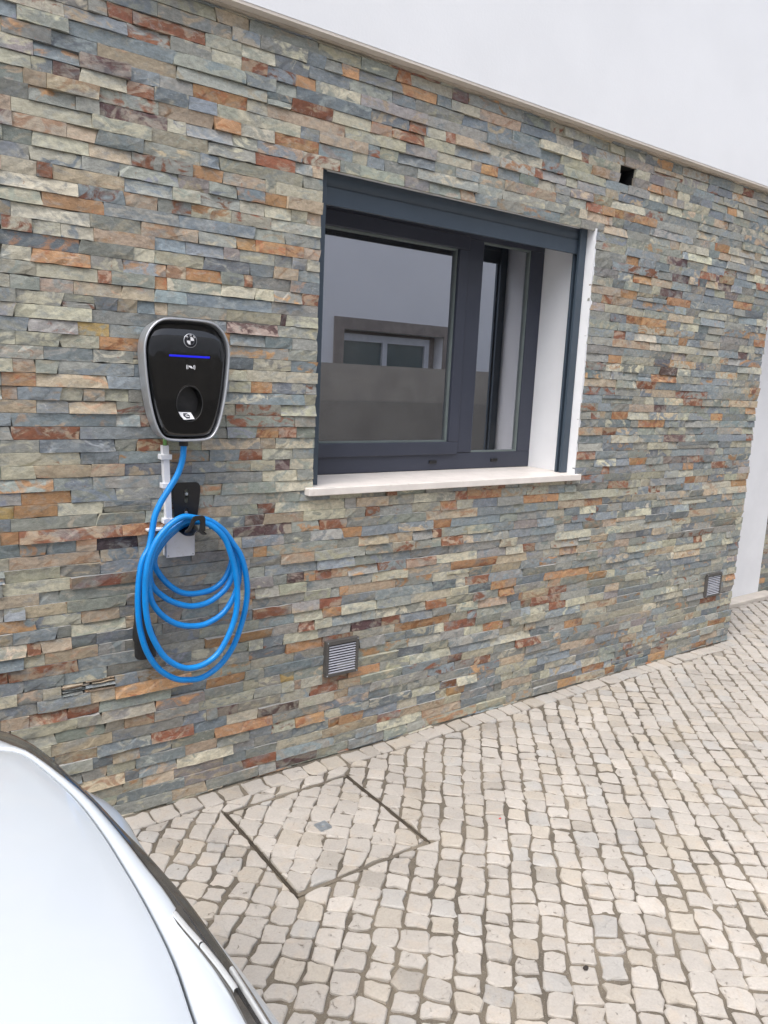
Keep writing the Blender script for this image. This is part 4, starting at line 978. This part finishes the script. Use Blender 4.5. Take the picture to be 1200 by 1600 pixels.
for x in (0.8675, 0.951):
    mb = MB(); mb.tube([(x, -0.0372, 0.8995), (x, -0.034, 0.8995)], 0.0026, 10); mb.build('screw', M['steel'], jb)
mb = MB(); mb.box(0.8035, 0.8608, -0.026, 0.006, 0.9835, 0.9905); mb.build('top_flange', M['trunk_white'], jb, bevel=0.001)
mb = MB(); mb.tube([(0.815, -0.012, 0.983), (0.815, -0.012, 0.968)], 0.0062, 12); mb.build('cable_gland', M['matte_black'], jb)

# ------------------------------------------------------------------ parked white car (nose towards the entrance)
car = tag(empty('parked_car', (-1.8, -1.5, 0)), 'white car with curved bonnet, dark gloss trim and chrome strips, parked by the wall', 'car')
A = [(-1.0, -0.800), (-0.5, -0.785), (-0.15, -0.795), (0.08, -0.820), (0.19, -0.855), (0.243, -0.880), (0.261, -0.907), (0.283, -0.994), (0.306, -1.119), (0.3155, -1.237), (0.318, -1.342), (0.3185, -1.431), (0.316, -1.519), (0.311, -1.585), (0.299, -1.673), (0.286, -1.80), (0.270, -1.92), (0.245, -2.02), (0.19, -2.10), (0.05, -2.17), (-0.2, -2.205), (-0.5, -2.215), (-1.0, -2.200)]
B = [(-1.0, -0.660), (-0.5, -0.650), (-0.1, -0.680), (0.08, -0.722), (0.17, -0.762), (0.215, -0.798), (0.2375, -0.826), (0.269, -0.888), (0.296, -0.979), (0.323, -1.105), (0.335, -1.201), (0.342, -1.285), (0.347, -1.368), (0.351, -1.422), (0.352, -1.520), (0.352, -1.649), (0.346, -1.75), (0.335, -1.86), (0.318, -1.96), (0.285, -2.06), (0.22, -2.15), (0.08, -2.25), (-0.2, -2.33), (-0.5, -2.350), (-1.0, -2.340)]
Cc = [(-1.0, -0.615), (-0.5, -0.605), (-0.1, -0.620), (0.10, -0.655), (0.19, -0.692), (0.249, -0.735), (0.282, -0.800), (0.306, -0.884), (0.3265, -1.009), (0.342, -1.107), (0.355, -1.216), (0.365, -1.288), (0.373, -1.364), (0.380, -1.445), (0.3825, -1.545), (0.3835, -1.653), (0.380, -1.76), (0.372, -1.87), (0.355, -1.98), (0.320, -2.10), (0.25, -2.20), (0.10, -2.31), (-0.2, -2.38), (-0.5, -2.395), (-1.0, -2.385)]
Dl = [(-1.0, -0.590), (-0.5, -0.580), (-0.1, -0.600), (0.13, -0.655), (0.25, -0.745), (0.305, -0.820), (0.338, -0.905), (0.362, -0.984), (0.385, -1.040), (0.396, -1.107), (0.394, -1.190), (0.396, -1.290), (0.404, -1.400), (0.412, -1.510), (0.4175, -1.610), (0.419, -1.72), (0.414, -1.84), (0.396, -1.96), (0.355, -2.10), (0.27, -2.22), (0.10, -2.34), (-0.2, -2.41), (-0.5, -2.42), (-1.0, -2.41)]
NS = 140
def line(L, z, dz=None):
    p = resample(catmull([(x, y, 0) for x, y in L], 8), NS); return [Vector((q.x, q.y, z + (dz(q) if dz else 0))) for q in p]
hood_rise = lambda q: 0.10 * (1 - math.exp(-max(0, 0.25 - q.x) / 0.8))     # shoulders climb gently towards the windscreen
lA, lB, lC, lD = line(A, 0.762, hood_rise), line(B, 0.758, hood_rise), line(Cc, 0.738, hood_rise), line(Dl, 0.680, hood_rise)
ctr = lambda q, f, up: Vector((q.x + (min(-0.35, q.x) - q.x) * f if q.x > -0.9 else q.x, q.y + (-1.5 - q.y) * f, q.z + up))
rows = []
lip_ = [Vector((q.x, q.y, q.z)) for q in lA]
def inward(Ls, d, dz):
    out = []
    for i, q in enumerate(Ls):
        t = Ls[min(i + 1, NS - 1)] - Ls[max(i - 1, 0)]; n_ = Vector((t.y, -t.x, 0)).normalized()   # outward on this winding
        out.append(q - n_ * d * OUT + Vector((0, 0, dz)))
    return out
t = lA[NS // 2 + 1] - lA[NS // 2 - 1]; OUT = 1 if Vector((t.y, -t.x, 0)).x > 0 else -1
if Vector((t.y, -t.x, 0)).normalized().x < 0: OUT = -1
rows.append(inward(lA, 0.0030, -0.022)); rows.append(inward(lA, 0.0022, -0.006)); rows.append(inward(lA, 0.0036, -0.0012)); rows.append(inward(lA, 0.0065, 0.0002))
for f in (0.06, 0.14, 0.25, 0.4, 0.55, 0.7, 0.85, 1.0):
    up = 0.075 * (1 - (1 - f) ** 2.2)
    rows.append([ctr(q, f, up) for q in lA])
mb = MB(); mb.loft(rows); hood = mb.build('bonnet', M['car_white'], car)
# front body from the shut line out, round and down
rows = [inward(lA, -0.0016, -0.022), inward(lA, -0.0010, -0.006), inward(lA, -0.0024, -0.0012), inward(lA, -0.0050, 0.0)]
rows.append([a.lerp(b, 0.5) + Vector((0, 0, 0.0015)) for a, b in zip(inward(lA, -0.005, 0), lB)])
rows += [inward(lB, 0.004, 0.0008), inward(lB, 0.001, -0.0012), inward(lB, 0.0, -0.006), inward(lB, 0.002, -0.012)]
mb = MB(); mb.loft(rows); mb.build('front_panel', M['car_white'], car)
# dark gloss strip between panel and bumper
rows = [inward(lB, 0.004, -0.010), inward(lB, -0.0010, -0.0072)]
for f in (0.3, 0.6, 0.85): rows.append([(a.lerp(b, f)) + Vector((0, 0, -0.004 * (1 - f))) for a, b in zip(lB, lC)])
rows += [lC, inward(lC, -0.001, -0.010), inward(lC, 0.004, -0.03)]
mb = MB(); mb.loft(rows); strip = mb.build('trim_strip', M['car_trim'], car)
rows = [inward(lC, 0.006, -0.026), [(a.lerp(b, 0.45)) + Vector((0, 0, -0.010)) for a, b in zip(lC, lD)], [(a.lerp(b, 0.85)) + Vector((0, 0, 0.004)) for a, b in zip(lC, lD)], lD, inward(lD, -0.006, -0.03), inward(lD, -0.004, -0.16), inward(lD, 0.004, -0.24), inward(lD, 0.002, -0.30), inward(lD, -0.004, -0.36), inward(lD, 0.02, -0.46), inward(lD, 0.06, -0.50)]
mb = MB(); mb.loft(rows); bumper = mb.build('bumper', M['car_white'], car)
# grille opening: white panel steps back, smoked insert with chrome bars
def seg(y0, y1, Lx, n=30):
    c = [q for q in catmull([(x, y, 0) for x, y in Lx], 10) if y1 <= q.y <= y0]; return resample(c, n)
gB = [Vector((0.338 + 0.014 * min(1, max(0, (q - 0.0) / 1.0)) * 0, -1.472 - 0.47 * q, 0)) for q in [i / 29 for i in range(30)]]
def inner_x(y):   # inner edge of the opening
    P_ = [(-1.470, 0.3535), (-1.482, 0.337), (-1.52, 0.3405), (-1.564, 0.346), (-1.61, 0.350), (-1.649, 0.3515), (-1.72, 0.346), (-1.80, 0.337), (-1.88, 0.325), (-1.94, 0.310), (-1.95, 0.330)]
    for (a, b), (c, d) in zip(P_, P_[1:]):
        if c <= y <= a: return b + (d - b) * (y - a) / (c - a)
    return 0.34
# chrome bars along the inner edge and one further out
def chrome(y0, y1, xo, w_, z, name='chrome_bar'):
    n = 16; rows = []
    for i in range(n + 1):
        y = y0 + (y1 - y0) * i / n; x = xo(y); e = 1.0
        rows.append([(x, y, z), (x + 0.0008, y, z + 0.0040), (x + w_ * 0.5, y, z + 0.0052), (x + w_, y, z + 0.0042), (x + w_ + 0.0012, y, z - 0.002)])
    mb = MB(); mb.loft(rows); return mb.build(name, M['chrome'], strip)
chrome(-1.486, -1.560, lambda y: inner_x(y) + 0.0020, 0.0062, 0.7610); chrome(-1.5625, -1.655, lambda y: inner_x(y) + 0.0020, 0.0062, 0.7610)
chrome(-1.612, -1.740, lambda y: 0.3665 + 0.02 * (y + 1.612) , 0.0060, 0.7535)
mb = MB(); rows = []
for i in range(25):
    y = -1.4715 - 0.47 * i / 24; xi = inner_x(y); rows.append([(xi - 0.001, y, 0.7560), (xi, y, 0.7610), (0.3565, y, 0.7605), (0.3575, y, 0.7520)])
mb.loft(rows, smooth=False); mb.build('grille_insert', M['car_trim'], strip)
# rest of the body: cabin, flanks, glass, wheels
def ring_at(x, hw_low, z_low, hw_belt, z_belt, hw_top, z_top):
    c = -1.5; return [(x, c + hw_low, z_low), (x, c + hw_belt, (z_low + z_belt) / 2), (x, c + hw_belt * 0.99, z_belt), (x, c + hw_top, z_top - 0.03), (x, c + hw_top * 0.6, z_top), (x, c - hw_top * 0.6, z_top), (x, c - hw_top, z_top - 0.03), (x, c - hw_belt * 0.99, z_belt), (x, c - hw_belt, (z_low + z_belt) / 2), (x, c - hw_low, z_low)]
mb = MB(); rows = [ring_at(-0.98, 0.86, 0.22, 0.905, 0.80, 0.70, 0.915), ring_at(-1.25, 0.87, 0.20, 0.915, 0.86, 0.80, 0.955), ring_at(-2.0, 0.87, 0.20, 0.925, 0.90, 0.84, 0.965), ring_at(-3.2, 0.87, 0.20, 0.92, 0.93, 0.84, 0.99), ring_at(-3.9, 0.86, 0.24, 0.89, 0.93, 0.78, 1.0), ring_at(-4.15, 0.80, 0.32, 0.82, 0.85, 0.66, 0.93)]
mb.loft(rows, closed=True); mb.add(rows[-1], [tuple(range(10))]); mb.add(rows[0], [tuple(range(10))[::-1]]); mb.build('rear_body', M['car_white'], car, bevel=0.01)
def cab_ring(x, hb, zb, ht, zt): c = -1.5; return [(x, c + hb, zb), (x, c + (hb + ht) / 2 + 0.01, (zb + zt) / 2), (x, c + ht, zt), (x, c, zt + 0.02), (x, c - ht, zt), (x, c - (hb + ht) / 2 - 0.01, (zb + zt) / 2), (x, c - hb, zb)]
mb = MB(); rows = [cab_ring(-0.95, 0.70, 0.90, 0.66, 0.915), cab_ring(-1.35, 0.76, 0.92, 0.64, 1.18), cab_ring(-1.75, 0.80, 0.92, 0.60, 1.385), cab_ring(-2.3, 0.81, 0.92, 0.60, 1.43), cab_ring(-3.0, 0.80, 0.92, 0.58, 1.39), cab_ring(-3.7, 0.72, 0.95, 0.56, 1.12), cab_ring(-3.9, 0.68, 0.95, 0.60, 0.99)]
mb.loft(rows); mb.build('cabin_glass', M['car_glass'], car)
mb = MB(); rows = [[(x, y, z + 0.012) for x, y, z in cab_ring(x_, 0.8, 0.92, ht, zt)[2:5]] for x_, ht, zt in ((-1.72, 0.605, 1.375), (-2.3, 0.605, 1.43), (-3.0, 0.585, 1.39), (-3.15, 0.58, 1.35))]
mb.loft(rows); mb.build('roof', M['car_white'], car, solid=0.02)
for y in (-0.635, -2.365):
    for x in (-0.42, -3.30):
        sg = 1 if y > -1.5 else -1
        mb = MB(); n = 36; rr = [(0.20, 0.10), (0.325, 0.105), (0.34, 0.09), (0.34, -0.09), (0.325, -0.105), (0.20, -0.10)]
        mb.loft([[(x + r * math.cos(2 * math.pi * i / n), y + d * 1.0 - sg * 0.06, 0.34 + r * math.sin(2 * math.pi * i / n)) for i in range(n)] for r, d in rr], closed=True)
        wh = mb.build('wheel', M['tyre'], car)
        mb = MB()
        mb.loft([[(x + r * math.cos(2 * math.pi * i / n), y + sg * d - sg * 0.06, 0.34 + r * math.sin(2 * math.pi * i / n)) for i in range(n)] for r, d in ((0.225, 0.09), (0.21, 0.094), (0.20, 0.07), (0.06, 0.06), (0.001, 0.065))], closed=True)
        for q in range(5):
            a = 2 * math.pi * q / 5; ca, sa = math.cos(a), math.sin(a)
            pr = [(0.04, -0.03), (0.215, -0.02), (0.215, 0.02), (0.04, 0.03)]
            f1 = [(x + ca * u - sa * v_, y - sg * 0.06 + sg * 0.092, 0.34 + sa * u + ca * v_) for u, v_ in pr]; f2 = [(a_, y - sg * 0.06 + sg * 0.072, c_) for a_, b_, c_ in f1]
            mb.add(f1 + f2, [(0, 1, 2, 3), (7, 6, 5, 4), (0, 4, 5, 1), (1, 5, 6, 2), (2, 6, 7, 3), (3, 7, 4, 0)])
        mb.build('rim', M['rim'], wh)
for sg in (1, -1):
    mb = MB(); yc = -1.5 + sg * 0.80
    mb.loft([[(-1.28, yc, 0.96), (-1.28, yc + sg * 0.12, 0.965)], [(-1.26, yc, 1.04), (-1.25, yc + sg * 0.2, 1.05)], [(-1.36, yc, 1.05), (-1.36, yc + sg * 0.2, 1.06)], [(-1.38, yc, 0.96), (-1.38, yc + sg * 0.13, 0.965)]], closed=True)
    mb.loft([[(-1.245, yc + sg * 0.10, 0.955), (-1.245, yc + sg * 0.10, 1.065), (-1.40, yc + sg * 0.10, 1.065), (-1.40, yc + sg * 0.10, 0.955)], [(-1.26, yc + sg * 0.24, 0.965), (-1.26, yc + sg * 0.24, 1.06), (-1.38, yc + sg * 0.24, 1.06), (-1.38, yc + sg * 0.24, 0.965)]], closed=True)
    mb.build('door_mirror', M['car_white'], car, bevel=0.01)
    mb = MB(); mb.box(-4.17, -4.05, -1.5 + sg * 0.55 - 0.16, -1.5 + sg * 0.55 + 0.16, 0.72, 0.84); mb.build('tail_lamp', M['tail'], car, bevel=0.02)

# ------------------------------------------------------------------ across the street, seen in the window glass
gw = tag(empty('boundary_wall', (8, -6.1, 0)), 'long low grey rendered wall across the street, seen in the window reflection', 'boundary wall')
mb = MB(); mb.box(-14, 22, -6.22, -6.02, 1.165, 1.675); mb.build('upper_band', M['wall_upper'], gw)
mb = MB(); mb.box(-14, 22, -6.24, -5.99, -0.02, 1.1645); mb.build('lower_band', M['wall_lower'], gw)
oh = tag(empty('opposite_house', (8, -9, 0)), 'white rendered house across the street with a stone framed window', 'house')
WX0, WX1, WZ0, WZ1 = 7.05, 9.22, 1.15, 2.285
mb = MB(); YB = -8.0
mb.box(-12, WX0, YB - 0.3, YB, -0.02, 6.8); mb.box(WX1, 20, YB - 0.3, YB, -0.02, 6.8); mb.box(WX0, WX1, YB - 0.3, YB, -0.02, WZ0); mb.box(WX0, WX1, YB - 0.3, YB, WZ1, 6.8)
mb.box(-12, 20, YB - 7.0, YB - 6.8, -0.02, 6.8)
ow = mb.build('wall', M['house_white'], oh)
mb = MB(); mb.box(-12.3, 20.3, YB - 7.2, YB + 0.25, 6.8, 6.95); mb.build('roof', M['soffit'], oh)
mb = MB(); f = 0.19
mb.box(WX0 - f, WX1 + f, YB - 0.02, YB + 0.03, WZ1, WZ1 + f); mb.box(WX0 - f, WX0, YB - 0.02, YB + 0.0295, WZ0, WZ1); mb.box(WX1, WX1 + f, YB - 0.02, YB + 0.0295, WZ0, WZ1)
sw = mb.build('window_surround', M['stone_trim'], oh)
mb = MB(); x0, x1, z0, z1 = WX0 + 0.02, WX1 - 0.22, WZ0, WZ1 - 0.06; ya, yb = YB - 0.22, YB - 0.12
xm = (x0 + x1) / 2 - 0.03
for a, b, c, d in ((x0, x1, z1 - 0.12, z1), (x0, x0 + 0.07, z0, z1 - 0.12), (x1 - 0.1, x1, z0, z1 - 0.12), (xm - 0.05, xm + 0.05, z0, z1 - 0.12), (x0 + 0.07, x1 - 0.1, z0, z0 + 0.08)):
    mb.box(a, b, ya, yb + (0.001 if a == xm - 0.05 else 0), c, d)
mb.build('window_frame', M['white_frame'], sw)
for a, b in ((x0 + 0.07, xm - 0.05), (xm + 0.05, x1 - 0.1)):
    mb = MB(); mb.box(a, b, ya + 0.03, ya + 0.05, z0 + 0.08, z1 - 0.12); mb.build('window_pane', M['far_glass'], sw)
mb = MB(); mb.box(x1, WX1, YB - 0.29, YB - 0.25, z0, WZ1); mb.box(x0 - 0.02, x1, YB - 0.295, YB - 0.255, z1, WZ1); mb.build('niche', M['stone_trim'], sw)

# ------------------------------------------------------------------ small things lying about
def bit(name, label, cat, x, y, s, mat, z=0.003, flat=0.4, group=None):
    mb = MB(); n = 7; vs = []
    for r, h in ((1.0, 0.0), (0.75, 0.6), (0.25, 1.0)):
        for i in range(n):
            a = 2 * math.pi * i / n; q = s * r * RND.uniform(0.7, 1.2); vs.append((x + q * math.cos(a), y + q * 0.7 * math.sin(a), z + h * s * flat))
    fs = [(k_ * n + i, k_ * n + (i + 1) % n, (k_ + 1) * n + (i + 1) % n, (k_ + 1) * n + i) for k_ in range(2) for i in range(n)] + [tuple(2 * n + i for i in range(n))]
    mb.add(vs, fs); return tag(mb.build(name, mat), label, cat, group)
bit('dead_leaf', 'dark dried leaf scrap lying on the cobbles at the lower right', 'leaf', 1.519, -1.314, 0.011, simple('dark_leaf', lin((52, 46, 42)), 0.8), flat=0.25)
bit('red_scrap', 'tiny red scrap between cobbles in the middle of the paving', 'scrap', 1.817, -0.688, 0.006, simple('red_plastic', lin((190, 50, 55)), 0.5), flat=0.3)
